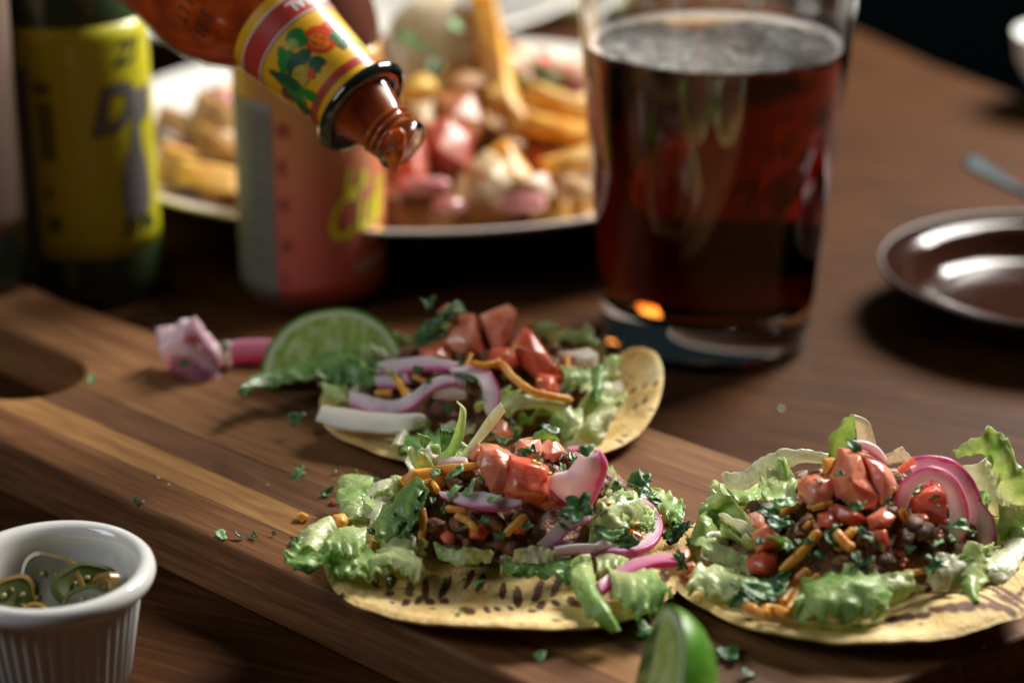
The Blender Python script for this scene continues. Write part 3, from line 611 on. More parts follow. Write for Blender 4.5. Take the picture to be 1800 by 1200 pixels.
herbs(K,H,[(753,530,15,0,(6,)),(768,571,26,0,(2,)),(750,596,24,0,(4,)),(803,541,18,1,(2,)),(741,582,14,0,(3,)),(788,555,14,0,(0,)),(780,590,16,0,(0,)),(821,664,18,0,9),(805,652,12,0,9),(735,650,10),(752,668,10),(850,700,7),(788,720,10,0,4),(820,740,10,0,4),(900,740,9,0,4),(520,735,12,0,1)])
# ---- tostada 3 (right)
K, H = K3, H3
S(K,H,lt,[(1260,862,1290,872),(1236,888,1252,902),(1222,925,1240,935),(1217,955,1250,948),(1238,985,1266,957),(1285,1000,1297,966),(1320,986,1312,973)],l=5,g=(.35,.45),bulge=1.5,nu=50,label='lettuce ribbon curling round the left side')
S(K,H,lt,[(1240,890,1240,940),(1265,866,1262,945),(1290,870,1290,938),(1300,895,1312,938),(1322,912,1326,938)],l=3,g=(.5,.4),bulge=-1.5,ruf=1)
S(K,H,lt,[(1250,862,1265,874),(1290,858,1296,890),(1335,853,1340,905),(1357,866,1352,918)],l=4,g=(.35,.5),bulge=2)
S(K,H,lt,[(1340,845,1345,888),(1352,840,1358,892),(1372,826,1375,898),(1386,824,1386,892),(1408,850,1398,884)],l=3,g=(.5,.35),bulge=1,ruf=1.3)
S(K,H,lt,[(1267,833,1278,864),(1300,826,1315,858),(1340,805,1355,836),(1385,790,1395,816),(1430,792,1430,813),(1470,802,1462,817)],WHT,l=(17,),g=(.05,.2),bulge=1.2,ruf=.35,nu=50,label='creamy white lettuce rib arching behind')
S(K,H,lt,[(1457,808,1478,808),(1459,775,1485,790),(1474,748,1502,766),(1497,727,1504,741)],LET,l=(14,),g=(.65,.5),ruf=.35,bulge=-1,label='green side of the standing lettuce hoop')
S(K,H,lt,[(1500,728,1504,740),(1524,738,1505,752),(1533,756,1507,776),(1542,790,1512,795)],WHT,l=(12,),g=(.3,.35),ruf=.3,bulge=.6)
S(K,H,lt,[(1552,800,1560,817),(1583,788,1580,814),(1602,803,1600,810)],WHT,l=(12,),g=(.0,.1),ruf=.4)
S(K,H,lt,[(1675,789,1680,801),(1700,771,1702,797),(1722,758,1728,793),(1753,751,1742,815),(1772,775,1752,847),(1792,822,1765,880),(1820,862,1802,892)],l=(10,),g=(.5,.3),bulge=2,ruf=1.3,nu=50,nv=19,label='frilly green lettuce leaf rising at the far right')
S(K,H,lt,[(1692,815,1731,802),(1708,850,1753,840),(1725,880,1765,878),(1742,902,1763,896)],WHT,l=(16,),g=(.2,.3),bulge=2,ruf=.7)
S(K,H,lt,[(1755,890,1742,932),(1785,885,1775,942),(1815,890,1805,938)],l=(6,),g=(.4,.45),bulge=2)
S(K,H,lt,[(1808,912,1822,962),(1775,943,1800,987),(1745,973,1775,1017),(1715,1000,1738,1030)],WHT,l=5,g=(.3,.4),bulge=1.5,ruf=.4)
S(K,H,lt,[(1692,955,1720,962),(1688,985,1724,995),(1680,1010,1737,1015),(1690,1040,1722,1040),(1705,1067,1722,1070)],l=6,g=(.3,.5),bulge=2)
S(K,H,lt,[(1640,985,1625,1010),(1665,972,1650,1040),(1692,985,1682,1005)],WHT,l=5,g=(.1,.2),bulge=2,ruf=.8)
S(K,H,lt,[(1388,1072,1395,1082),(1413,1038,1425,1090),(1450,1008,1465,1094),(1492,1006,1510,1092),(1522,1025,1535,1088),(1543,1050,1545,1078)],LET,l=7,g=(.6,.55),bulge=3.5,ruf=1.0,nu=54,nv=23,label='broad rounded green lettuce leaf at the front')
S(K,H,lt,[(1488,990,1500,1020),(1520,1003,1530,1066),(1562,1012,1555,1072),(1602,1012,1585,1048)],l=5,g=(.5,.35),bulge=2)
S(K,H,lt,[(1204,1042,1208,1047),(1225,1017,1235,1046),(1265,1011,1270,1052),(1305,1014,1305,1054),(1334,1035,1327,1057)],l=4,g=(.2,.4),bulge=2.5,ruf=1)
S(K,H,lt,[(1252,1010,1258,1020),(1290,994,1295,1017),(1325,984,1325,1015)],l=4,g=(.5,.5),bulge=1)
S(K,H,on,[(1612,822,1606,804),(1635,822,1632,801),(1664,834,1672,809),(1682,864,1701,834),(1692,898,1720,872),(1695,930,1727,917),(1692,962,1718,960)],ONI,l=(3,),thick=1.7,ruf=.28,nv=11,nu=50,bulge=.8,label='large outer pink onion ring')
S(K,H,on,[(1590,892,1576,886),(1598,868,1580,858),(1610,850,1597,836),(1636,838,1630,820),(1660,854,1665,831),(1668,874,1688,856),(1670,911,1701,898),(1658,939,1694,937),(1636,961,1656,978),(1592,989,1593,1004),(1548,1003,1546,1017)],ONI,l=(-4,),thick=1.3,ruf=.28,nv=11,nu=64,bulge=.8,label='inner pale onion ring framing a tomato piece')
S(K,H,on,[(1717,878,1726,884),(1719,915,1744,905),(1721,945,1752,935),(1724,977,1750,970)],ONI,l=(2,),thick=1.15,ruf=.28,nv=9)
S(K,H,on,[(1600,822,1612,818),(1612,850,1640,846),(1606,872,1630,868)],ONI,l=(5,),thick=1.2,ruf=.28)
S(K,H,on,[(1499,775,1502,783),(1525,777,1522,790),(1546,789,1539,801),(1559,808,1552,813)],ONI,l=(2,),thick=1.3,ruf=.28)
dice(tc,H,[(1406,853),(1417,837),(1435,834),(1452,839),(1470,838),(1472,865),(1462,893),(1422,890),(1408,870)],K,TOM,l=7,depth=9)
dice(tc,H,[(1483,790),(1511,791),(1530,837),(1548,875),(1545,898),(1518,900),(1473,874),(1464,838),(1475,813)],K,TOM,l=(-4,),depth=12,label='tallest tomato chunk at the peak')
dice(tc,H,[(1513,794),(1548,808),(1567,825),(1579,851),(1566,883),(1549,893),(1529,851)],K,TOMP,l=(-3,),depth=9)
dice(tc,H,[(1525,911),(1553,895),(1576,907),(1566,927),(1534,930)],K,TOM,l=8,depth=7); dice(tc,H,[(1532,928),(1559,928),(1563,953),(1555,973),(1539,958)],K,TOMD,l=8,depth=6)
dice(tc,H,[(1470,885),(1510,895),(1528,915),(1505,930),(1465,915)],K,TOMD,l=5,depth=7)
dice('tomato_slab',H,[(1601,879),(1623,860),(1658,849),(1667,867),(1664,917),(1652,939),(1625,928),(1600,905)],K,TOMD,l=(-1,),depth=5)
dice(tc,H,[(1319,905),(1340,896),(1347,920),(1335,932),(1322,924)],K,TOMP,l=5,depth=6); dice(tc,H,[(1323,938),(1350,921),(1372,940),(1366,962),(1330,972)],K,TOM,l=6,depth=7)
dice(tc,H,[(1314,985),(1340,968),(1367,975),(1367,997),(1345,1012),(1319,1008)],K,TOMD,l=6,depth=7)
dice(tc,H,[(1206,1012),(1227,1001),(1258,999),(1256,1009),(1212,1021)],K,TOM,l=4,depth=5); dice(tc,H,[(1204,992),(1220,986),(1229,998),(1212,1010)],K,TOMP,l=4,depth=5); dice(tc,H,[(1188,966),(1210,964),(1218,977),(1205,990),(1192,985)],K,TOMP,l=5,depth=5)
strand('tomato_sliver',H,[(1580,828),(1598,816),(1612,806)],K,TOM,13,l=(8,)); dice(tc,H,[(1440,905),(1465,898),(1480,915),(1460,930),(1440,925)],K,TOMD,l=6,depth=6)
for a in ([(1501,930),(1484,948),(1469,966)],[(1440,932),(1412,968),(1372,1004)],[(1422,1001),(1400,1018),(1380,1036)],[(1408,1030),(1398,1055),(1386,1074)],[(1340,1072),(1362,1070),(1384,1080)],[(1306,1060),(1330,1074),(1352,1080)],[(1440,1010),(1425,1028),(1412,1040)],[(1395,1035),(1375,1060)]): strand(cs,H,[(x,y) for x,y in a],K,CHE,15,l=7)
strand(cs,H,[(1468,934),(1482,950),(1500,966)],K,CHE,15,l=9); strand(cs,H,[(1584,894),(1592,912),(1603,928)],K,CHE,13,l=(-9,)); dice('cheese_piece',H,[(1447,806),(1470,803),(1468,826),(1449,836)],K,CHE,l=(3,),depth=4)
for (x,y,s) in ((1605,925,2.6),(1625,935,2.4),(1640,940,1.8),(1590,945,2.6),(1560,985,2),(1520,950,2.2),(1480,985,2),(1450,955,2),(1400,935,2.5),(1420,915,2.2)): rock('meat_crumb',H.p(x,y,3),s,K,MEAT,x,2,.4,(1.2,.8,.7))
herbs(K,H,[(1376,883,16,1,8),(1392,884,10,1,8),(1356,905,20),(1350,890,10),(1365,920,14),(1335,950,8,0,12),(1330,1040,20,1),(1350,1032,20),(1302,1052,13),(1315,1055,12),(1376,1016,14),(1368,1040,14,1),(1355,1050,10),(1500,783,12,1,(-6,)),(1508,893,10,0,14),(1476,832,7,0,(-8,)),(1494,850,7,0,12),(1520,938,14,0,11),(1530,948,10),(1462,948,14,0,9),(1520,990,15,0,9),(1505,982,12,0,9),(1687,924,13,1,(-9,)),(1645,993,13),(1633,1003,8),(1706,1019,10),(1649,955,8,1),(1600,965,7),(1420,950,8),(1440,975,9,0,9),(1385,960,9),(1515,1000,9),(1290,1030,6),(1470,925,9),(1545,960,8),(1560,880,6,0,14),(1440,845,5,0,12)])
# extra greens tucked into the base of each heap
for H, K, sd in ((H1,K1,1),(H2,K2,2),(H3,K3,3)):
    r_ = random.Random(sd*77)
    for i in range(15):
        a = r_.uniform(0, 6.28); rr = H.rm*r_.uniform(.8, 1.06)
        if sd != 1 and -2.3 < (a-6.28 if a > 3.14 else a) < -.9: continue
        c = Vector((H.m.x+rr*math.cos(a), H.m.y+rr*H.ry/H.rm*math.sin(a), 0)); c.z = H.z(c.x, c.y)+1.2
        tng = Vector((-math.sin(a+r_.uniform(-.8,.8)), math.cos(a), r_.uniform(-.1,.3))); ln = r_.uniform(5, 9); wd = Vector((math.cos(a), math.sin(a), 1.1)).normalized()*r_.uniform(2.5,4.5)
        A = [c+tng*ln*t+Vector((0,0,r_.uniform(-.5,2))) for t in (-1,-.3,.4,1)]
        vs=[]; gg=[]; ee=[]; AA=catmull(A,20); nv=8; se=r_.uniform(0,99)
        for ii, p in enumerate(AA):
            for j in range(nv):
                s=j/(nv-1)-.5; q=p+wd*s*2*math.sin(math.pi*(ii+1.5)/22)**.5; q=q+noise.noise_vector(q*.25+Vector((se,0,0)))*2.0+noise.noise_vector(q*.7)*.6; vs.append(q); gg.append(.25+.4*r_.random()*0+.35*noise.noise(q*.1)+.2*(i%3)); ee.append(s+.5)
        fs=[(x*nv+j,(x+1)*nv+j,(x+1)*nv+j+1,x*nv+j+1) for x in range(19) for j in range(nv-1)]
        mesh_obj(lt, vs, fs, LET if i%3 else WHT, K, attrs={'g':gg,'e':ee}, solid=.4)
for H, K, L_ in ((H2,K2,[(946,815),(950,822),(965,832),(938,812),(1070,885)]),(H3,K3,[(1520,805),(1535,818),(1545,830),(1528,826),(1572,860),(1476,838)]),(H1,K1,[(905,610),(890,622),(948,668)])):
    for i, (u, v) in enumerate(L_): rock('tomato_seed', H.p(u, v, 13 if H is not H1 else 10), .75, K, SEEDM, i+u, 1, .1, (1.3,.9,.6))
# small pieces strewn over the heaps
for H, K, sd, nd, nc, nh in ((H1,K1,5,8,3,8),(H2,K2,6,0,0,9),(H3,K3,7,15,6,12)):
    r_ = random.Random(sd*13)
    def spot(f0=-2.9, f1=.1, lo=.35):
        a = r_.uniform(f0, f1); q = r_.uniform(lo, .93); return H.m.x+H.rm*q*math.cos(a), H.m.y+H.ry*q*math.sin(a)
    def uv(x, y, z):
        p = Vector((x, y, z))-CAM; d = p.dot(FW); return 900+F_PX*p.dot(RT)/d, 600-F_PX*p.dot(UP)/d
    for i in range(nd):
        x, y = spot(); u, v = uv(x, y, H.z(x, y)); s = r_.uniform(7, 13); n_ = r_.choice((4, 5, 5)); ph_ = r_.uniform(0, 6)
        dice(tc, H, [(u+s*math.cos(ph_+6.283*k/n_)*r_.uniform(.8,1.2), v+s*.8*math.sin(ph_+6.283*k/n_)) for k in range(n_)], K, (TOM, TOMD, TOMP)[i % 3], l=3.5, depth=3.5)
    for i in range(nc):
        x, y = spot(); u, v = uv(x, y, H.z(x, y)); a = r_.uniform(0, 3.14); s = r_.uniform(12, 24); strand(cs, H, [(u-s*math.cos(a), v-s*.6*math.sin(a)), (u+r_.uniform(-4,4), v+r_.uniform(-5,3)), (u+s*math.cos(a), v+s*.6*math.sin(a))], K, CHE, r_.uniform(8, 12), l=4.5)
    for i in range(nh):
        x, y = spot(); u, v = uv(x, y, H.z(x, y)); leaflet('cilantro_leaf', H, u, v, r_.uniform(6, 11), K, HERB if i % 3 else HERBL, l=5.5)
    for i in range(5 if H is not H2 else 7):
        a = r_.uniform(-2.9, .1); q = .98; u, v = uv(H.m.x+H.rm*q*math.cos(a), H.m.y+H.ry*q*math.sin(a), BZ+6); w_ = r_.uniform(16, 30); h_ = r_.uniform(8, 16)
        S(K, H, lt, [(u-w_, v+r_.uniform(-6,2), u-w_+4, v+h_), (u-w_*.3, v-r_.uniform(2,9), u-w_*.2, v+h_*.9), (u+w_*.4, v-r_.uniform(0,6), u+w_*.3, v+h_), (u+w_, v+r_.uniform(-4,6), u+w_-3, v+h_*.8)], (LET, WHT, LET)[i % 3], l=4, g=(r_.uniform(.1,.6), r_.uniform(.2,.6)), ruf=1.1, nu=30, nv=11)
K, H = K2, H2
for i, (u, v, s) in enumerate(((842,936,21),(915,928,19),(788,945,16))):
    dice(tc, H, [(u+s*math.cos(i+6.283*k/5), v+s*.8*math.sin(i+6.283*k/5)) for k in range(5)], K, TOMD, l=5, depth=5)
strand(cs, H, [(800,905),(822,915),(838,932)], K, CHE, 12, l=8); strand(cs, H, [(925,905),(905,922),(888,940)], K, CHE, 12, l=8)
for i, (u, v, s) in enumerate(((805,925,2.3),(868,915,2.6),(880,950,2.4),(945,940,2.4),(820,958,2.0),(765,925,2.2),(900,962,2.0))): rock('meat_crumb', H.p(u, v, 2.5), s, K, MEAT, u, 2, .45, (1.2,.85,.7))
S(K,H,lt,[(762,955,768,980),(800,965,802,990),(835,960,832,990),(868,970,862,988)],LET,l=7,g=(.5,.3),ruf=1.1); S(K,H,lt,[(905,965,900,988),(940,960,945,990),(975,968,970,988)],WHT,l=7,g=(.2,.5),ruf=1.1)
herbs(K,H,[(812,930,9,0,10),(880,940,9,0,10),(925,925,8,0,10),(850,915,8,0,10)])
# ================================================================== GLASS, BEER
GLASS = mat('clear_glass', (1,1,1), .0, trans=1.0, ior=1.46)
BEER = mat('brown_ale', (1,1,1), .0, trans=1.0, ior=1.335)
va = N(BEER, 'ShaderNodeVolumeAbsorption'); va.inputs['Color'].default_value = (.80,.56,.18,1); va.inputs['Density'].default_value = 265
L(BEER, va.outputs[0], [x for x in BEER.node_tree.nodes if x.type == 'OUTPUT_MATERIAL'][0].inputs['Volume'])
gb = Vector((ony(1239, 594, 585).x, 585, 0))
pint = thing('pint_glass', gb, 'tall tapered clear glass, four fifths full of dark brown beer', 'glass')
ro = lambda z: 30.3+z*.084
lathe('glass_wall', [(0,2.2),(22,2.0),(26.5,.3),(ro(0)-1.2,.2),(ro(0),1.6),(ro(3),3),(ro(6),6),(ro(40),40),(ro(90),90),(ro(124),124),(ro(125.2),125.2),(ro(126)-.2,126),(ro(127)-.9,126.6),(ro(126)-1.9,126),(ro(125.2)-2.1,125.2),(ro(124)-2.1,124),(ro(90)-2.1,90),(ro(40)-2.1,40),(ro(20)-2.15,20),(ro(17)-3.0,16.2),(ro(14)-6,13.4),(16,12.2),(0,12)], GLASS, pint, gb, n=128, closed=False, crease=9)
lathe('beer', [(0,11.7),(16,11.9),(ro(14)-5.6,13.1),(ro(17)-2.6,16),(ro(20)-1.8,20),(ro(40)-1.8,40),(ro(88)-1.8,88),(ro(89)-2.0,89.2),(ro(89)-4.5,88.5),(0,88.4)], BEER, pint, gb, n=128, closed=False, crease=9)
FOAM = mat('beer_foam', (.80,.78,.74), .5); out_ = [x for x in FOAM.node_tree.nodes if x.type == 'OUTPUT_MATERIAL'][0]
tr = N(FOAM, 'ShaderNodeBsdfTransparent'); mx = N(FOAM, 'ShaderNodeMixShader'); co = coords(FOAM); e = attr(FOAM, 'e').outputs['Fac']
fa = N(FOAM, 'ShaderNodeMath', operation='ADD'); L(FOAM, ntex(FOAM, co, .22, 6, 1.0), fa.inputs[0]); L(FOAM, e, fa.inputs[1])
L(FOAM, ramp(FOAM, fa.outputs[0], [(.34, (.10,.10,.10)), (.60, (.32,.32,.32)), (.92, (.95,.95,.95))]), mx.inputs[0]); L(FOAM, tr.outputs[0], mx.inputs[1]); L(FOAM, pb(FOAM).outputs[0], mx.inputs[2]); L(FOAM, mx.outputs[0], out_.inputs[0])
vs=[]; ee=[]; nr, nt = 26, 96
for i in range(nr+1):
    for j in range(nt):
        a=2*math.pi*j/nt; r=(ro(88.8)-2.2)*i/nr; x=gb.x+r*math.cos(a); y=gb.y+r*math.sin(a); k=max(0,(i/nr-.93)/.07)
        vs.append((x,y,88.75+k*1.2+.35*noise.noise(Vector((x*.4,y*.4,0))))); ee.append(k*.6)
mesh_obj('foam', vs, [(i*nt+j,(i+1)*nt+j,(i+1)*nt+(j+1)%nt,i*nt+(j+1)%nt) for i in range(nr) for j in range(nt)], FOAM, pint, attrs={'e':ee})
# foam lacing clinging to the wall above the beer
for (a0,a1,z0,z1) in ((2.0,2.12,91.5,101),(1.72,1.80,91.5,97),(1.1,1.2,91.5,96),(.5,.75,92,97)):
    vs=[]
    for i in range(9):
        for j in range(9):
            a=a0+(a1-a0)*(i/8+.15*math.sin(j*1.3)); z=z0+(z1-z0)*j/8; r=ro(z)-2.55; vs.append((gb.x+r*math.cos(a),gb.y+r*math.sin(a),z))
    mesh_obj('foam_lacing', vs, [(i*9+j,(i+1)*9+j,(i+1)*9+j+1,i*9+j+1) for i in range(8) for j in range(8)], FOAM, pint, attrs={'e':[.25]*81})
# ================================================================== STANDING SAUCE BOTTLES
INK = mat('dark_ink', (.035,.04,.03), .5); GREY = mat('grey_ink', (.17,.175,.19), .5); WINK = mat('white_ink', (.75,.72,.72), .45)
FMK = mat('faint_red_mark', (.34,.07,.055), .5); OLI = mat('olive_ink', (.17,.16,.012), .5); YEL = mat('yellow_ink', (.95,.88,.04), .4); BRN = mat('maroon_ink', (.16,.03,.03), .45)
def cyl(c, r, ph0):
    def put(x, z): a = ph0+x/r; nn = Vector((math.sin(a), -math.cos(a), 0)); return Vector((c.x, c.y, z))+nn*r, nn
    return put
def band(name, c, r, z0, z1, a0, a1, m, parent, n=72, dr=0.0, rag=0):
    vs = []; k = 14
    for i in range(n+1):
        a = a0+(a1-a0)*i/n
        for j in range(k+1): z = z0+(z1-z0)*j/k; vs.append((c.x+(r+dr)*math.sin(a), c.y-(r+dr)*math.cos(a), z))
    return mesh_obj(name, vs, [(i*(k+1)+j,(i+1)*(k+1)+j,(i+1)*(k+1)+j+1,i*(k+1)+j+1) for i in range(n) for j in range(k)], m, parent, solid=.1)
YLAB = mat('yellow_label', (.55,.52,.012), .42, coat=.2); PAPER = mat('grey_panel', (.20,.20,.17), .55)
GRN = mat('green_sauce_bottle', (.045,.075,.030), .08, coat=1.0); BASEG = mat('dark_bottle_glass', (.018,.03,.022), .06, coat=1.0)
def bottle_body(c, r, zl0, zl1, m, parent, tall=150, neck=12.5):
    lathe('bottle_glass', [(0,.6),(r-4,.6),(r-1.2,1.2),(r-.1,4),(r,8),(r,zl1+2),(r-.6,zl1+7),(r-3,zl1+15),(r-8,zl1+25),(neck,zl1+36),(neck-1,zl1+52),(neck-1,tall+20),(0,tall+20)], m, parent, c, n=80, closed=False)
cy = Vector((ony(141, 300, 625).x, 627, 0)); cy.z = 0
yb = thing('sauce_bottle', cy, 'green sauce bottle with a yellow label printed with grey script', 'bottle')
bottle_body(cy, 22.6, 17, 88, GRN, yb); band('label', cy, 22.75, 17, 88, -3.1, 3.1, YLAB, yb)
ph = .21; py_ = cyl(cy, 22.9, ph)
band('nutrition_panel', cy, 22.9, 17, 76, ph-1.5, ph-.62, PAPER, yb)
text_on('lettering', 'De', 19, lambda x, y: py_(x+3.2, 55.5+y+x*.1), INK, yb, bold=.9, shear=.3, lift=.05); text_on('lettering', 'De', 19, lambda x, y: py_(x+3.2, 55.5+y+x*.1), GREY, yb, bold=.25, shear=.3, lift=.12)
text_on('lettering', 'ZI', 10, lambda x, y: py_(x+12, 75.5+y), INK, yb, bold=.25, shear=.35, lift=.05)
fig = [(13,29),(19,27.5),(23.5,29),(24.5,36),(23.5,43),(21.5,48),(20.5,54),(20.8,60),(22.5,64),(21,67.5),(18.5,66),(18,58),(17,51),(14,46),(12,40),(12,34)]
patch('emblem', fig, py_, GREY, yb, lift=.15)
text_on('lettering', 'Zl Pe', 6.5, lambda x, y: py_(x+11.5, 23+y), INK, yb, bold=.45, lift=.05)
for (x0,x1,z0,z1) in ((-12,-7,48,66),(-11.5,-9,36,40),(-11.5,-7,26,31),(-13,-7.5,68,72)): patch('printed_mark', [(x0,z0),(x1,z0),(x1,z1),(x0,z1)], py_, OLI, yb, lift=.05)
lathe('label_edge_glass', [(22.62,16),(22.9,16.4),(22.62,16.8)], GRN, yb, cy, n=80)
# red bottle
RLAB = mat('orange_to_red_label', (.5,.1,.04), .4, coat=.25); t_ = N(RLAB, 'ShaderNodeTexCoord'); sp_ = N(RLAB, 'ShaderNodeSeparateXYZ'); L(RLAB, t_.outputs['Object'], sp_.inputs[0]); mz = N(RLAB, 'ShaderNodeMath', operation='MULTIPLY'); L(RLAB, sp_.outputs[2], mz.inputs[0]); mz.inputs[1].default_value = 1/.085
L(RLAB, ramp(RLAB, mz.outputs[0], [(.05, (.62,.12,.10)), (.42, (.68,.18,.11)), (.70, (.66,.28,.10)), (.95, (.52,.30,.05))]), pb(RLAB).inputs['Base Color'])
RGL = mat('red_sauce_bottle', (.14,.045,.03), .08, coat=1.0)
cr = Vector((ony(546, 330, 624).x, 625, 0))
rb = thing('sauce_bottle', cr, 'red hot sauce bottle whose orange to red label carries yellow script', 'bottle')
bottle_body(cr, 22.4, 5, 80, RGL, rb); band('label', cr, 22.55, 4.5, 80, -3.1, 3.1, RLAB, rb)
ph = .10; pr_ = cyl(cr, 22.7, ph); band('nutrition_panel', cr, 22.7, 4.5, 66, ph-1.8, ph-.50, PAPER, rb)
for z in (62, 57, 52, 46, 40, 34, 28, 22, 16): patch('printed_mark', [(-19,z),(-16,z),(-16,z+.5),(-19,z+.5)], pr_, INK, rb, lift=.14)
for (x0,x1,z0,z1) in ((-10,-6,56,60),(-10,-7.5,44,49),(-10,-7,33,37),(-10,-6.5,20,24),(-10,-8,10,13)): patch('printed_mark', [(x0,z0),(x1,z0),(x1,z1),(x0,z1)], pr_, FMK, rb, lift=.05)
f1 = lambda x, y: pr_(x+3.4, 22.6+y+x*.2)
text_on('lettering', 'Culi', 19, f1, BRN, rb, bold=.75, shear=.3, lift=.05, font_x=.74); text_on('lettering', 'Culi', 19, f1, YEL, rb, bold=.35, shear=.3, lift=.14, font_x=.74)
f2 = lambda x, y: pr_(x+9.5, 37.5+y+x*.14); text_on('lettering', 'La', 10.5, f2, BRN, rb, bold=.5, shear=.25, lift=.05); text_on('lettering', 'La', 10.5, f2, YEL, rb, bold=.2, shear=.25, lift=.12)
text_on('lettering', 'HABAN', 4.2, lambda x, y: pr_(x+13, 12+y+x*.12), WINK, rb, bold=.08, lift=.05); patch('printed_mark', [(19,21),(26,22),(26,24.5),(19,23)], pr_, YEL, rb, lift=.05)
# bottle standing on the board handle at the left edge
cl_ = Vector((ony(-104, 300, 592).x, 594, BZ))
PINKL = mat('dusty_pink_label', (.22,.15,.115), .55)
lb = thing('sauce_bottle', cl_, 'brownish bottle with dark base on the board handle, cut off at the left', 'bottle')
lathe('bottle_glass', [(0,.3),(19,.3),(22,1.5),(22.6,6),(22.6,96),(20,108),(12,122),(11.5,160),(0,160)], BASEG, lb, cl_, n=72, closed=False); band('label', Vector((cl_.x, cl_.y, 0)), 22.8, 33, 105, -3.1, 3.1, PINKL, lb)
# ================================================================== THE POURING BOTTLE
THIN = mat('thin_clear_glass', (1,1,1), .02); out_ = [x for x in THIN.node_tree.nodes if x.type == 'OUTPUT_MATERIAL'][0]
tr = N(THIN, 'ShaderNodeBsdfTransparent'); tr.inputs[0].default_value = (.93,.95,.93,1); gl = N(THIN, 'ShaderNodeBsdfGlossy'); gl.inputs['Roughness'].default_value = .03; lw = N(THIN, 'ShaderNodeLayerWeight'); pw = N(THIN, 'ShaderNodeMath', operation='POWER'); L(THIN, lw.outputs['Facing'], pw.inputs[0]); pw.inputs[1].default_value = 3.5; fr = N(THIN, 'ShaderNodeMath', operation='MULTIPLY_ADD'); L(THIN, pw.outputs[0], fr.inputs[0]); fr.inputs[1].default_value = .6; fr.inputs[2].default_value = .05; mx = N(THIN, 'ShaderNodeMixShader')
L(THIN, fr.outputs[0], mx.inputs[0]); L(THIN, tr.outputs[0], mx.inputs[1]); L(THIN, gl.outputs[0], mx.inputs[2]); L(THIN, mx.outputs[0], out_.inputs[0])
tb = math.radians(19)
AX = (RT*(-.722)*math.cos(tb) + UP*.692*math.cos(tb) + FW*math.sin(tb)).normalized()
MO = ony(713, 260, 500)
pour = thing('hot_sauce_bottle', MO+AX*60, 'hot sauce bottle tipped mouth down, orange sauce at its lip, yellow label with tomatoes', 'bottle')
XD = -FW
def rprof(s):
    T = [(0,6.3),(1,6.8),(2.2,6.8),(3,6.0),(9,7.0),(13,8.8),(16,9.8),(17.5,10.3),(48,13.8),(49.5,14.4),(53,17.2),(58,20),(64,22),(71,23),(150,23)]
    for (a, ra), (b_, rb_) in zip(T, T[1:]):
        if s <= b_: return ra+(rb_-ra)*(s-a)/(b_-a)
    return 23
outer = [(4.9,.5),(5.6,0),(6.5,.2),(6.85,1.0),(6.85,2.0),(6.0,2.7),(6.45,3.2),(6.5,3.7),(5.95,4.3),(6.45,4.9),(6.5,5.3),(6.0,6.0),(6.7,8),(7.8,11),(8.8,13.5),(9.7,15.5),(10.2,18),(12,32),(13.7,48),(14.6,50),(17.3,53.2),(20.2,58),(22.1,64),(23,71),(23,150),(21,155),(0,156)]
inner = [(0,153),(19,152.5),(20.8,149),(20.8,71),(20,64.5),(18.3,59),(15.6,54.4),(12.6,50.6),(11.6,48),(9.8,32),(8.3,18),(7.8,14.5),(6.8,11),(5.9,7.5),(5.4,5),(5.1,3)]
lathe('bottle_glass', outer, THIN, pour, MO, AX, n=96, closed=False, xdir=XD)
SAUCE2 = mat('sauce_in_bottle', (.6,.13,.02), .3)
co = coords(SAUCE2); c_ = ramp(SAUCE2, ntex(SAUCE2, co, .07, 4, 1.2), [(.36, (.30,.07,.02)), (.52, (.56,.15,.03)), (.66, (.74,.30,.06))]); L(SAUCE2, c_, pb(SAUCE2).inputs['Base Color']); shader_add_translucent(SAUCE2, c_, .5)
lathe('sauce', [(0,152),(18.8,151.5),(22.2,148.8),(22.2,71),(21.3,64.2),(19.4,58.6),(16.6,54),(13.9,50.6),(12.4,48),(10.6,32),(9.0,18),(8.2,13.5),(7.2,10.8),(6.3,7.8),(5.6,5.6),(5.3,2.2),(3.2,1.2),(0,1.0)], SAUCE2, pour, MO, AX, n=80, closed=False, xdir=XD)
THR = mat('wet_glass_thread', (.50,.13,.03), .05, coat=1.0)
for s_ in (3.5, 5.3, 7.2): lathe('screw_thread', [(rprof(s_)-.9,s_-.55),(rprof(s_)+.35,s_-.3),(rprof(s_)+.5,s_),(rprof(s_)+.35,s_+.3),(rprof(s_)-.9,s_+.55)], THR, pour, MO, AX, n=72, xdir=XD)
lathe('lip', [(5.5,.2),(6.2,-.1),(6.9,.3),(7.15,1.1),(6.9,2.0),(6.0,2.3),(5.5,1.6)], GLASS, pour, MO, AX, n=96, xdir=XD)
RING = mat('dark_collar', (.012,.018,.012), .07, coat=1.0)
lathe('collar_ring', [(9.9,15.0),(12.2,14.7),(13.3,15.2),(13.7,16.2),(13.3,17.3),(12.2,17.8),(10.2,17.7)], RING, pour, MO, AX, n=96, xdir=XD)
PY = AX.cross(XD).normalized(); XX = (XD-AX*AX.dot(XD)).normalized(); YY = AX.cross(XX)
def cone(x, s, rr=None):      # x = arc length (mm) round the neck from the side facing us, s = distance from the mouth
    r = (rprof(s)+.12); a = x/r; nn = XX*math.cos(a)+YY*math.sin(a); return MO+AX*s+nn*r, nn
LYEL = mat('neck_label_yellow', (.80,.42,.012), .35, coat=.3); LRED = mat('neck_label_red', (.50,.045,.03), .35, coat=.3); LMAR = mat('neck_label_stripe', (.48,.045,.04), .35, coat=.3)
lathe('neck_label', [(10.4,18.3),(13.85,48.3)]+[(13.95,48.3),(10.5,18.2)], LYEL, pour, MO, AX, n=96, xdir=XD)
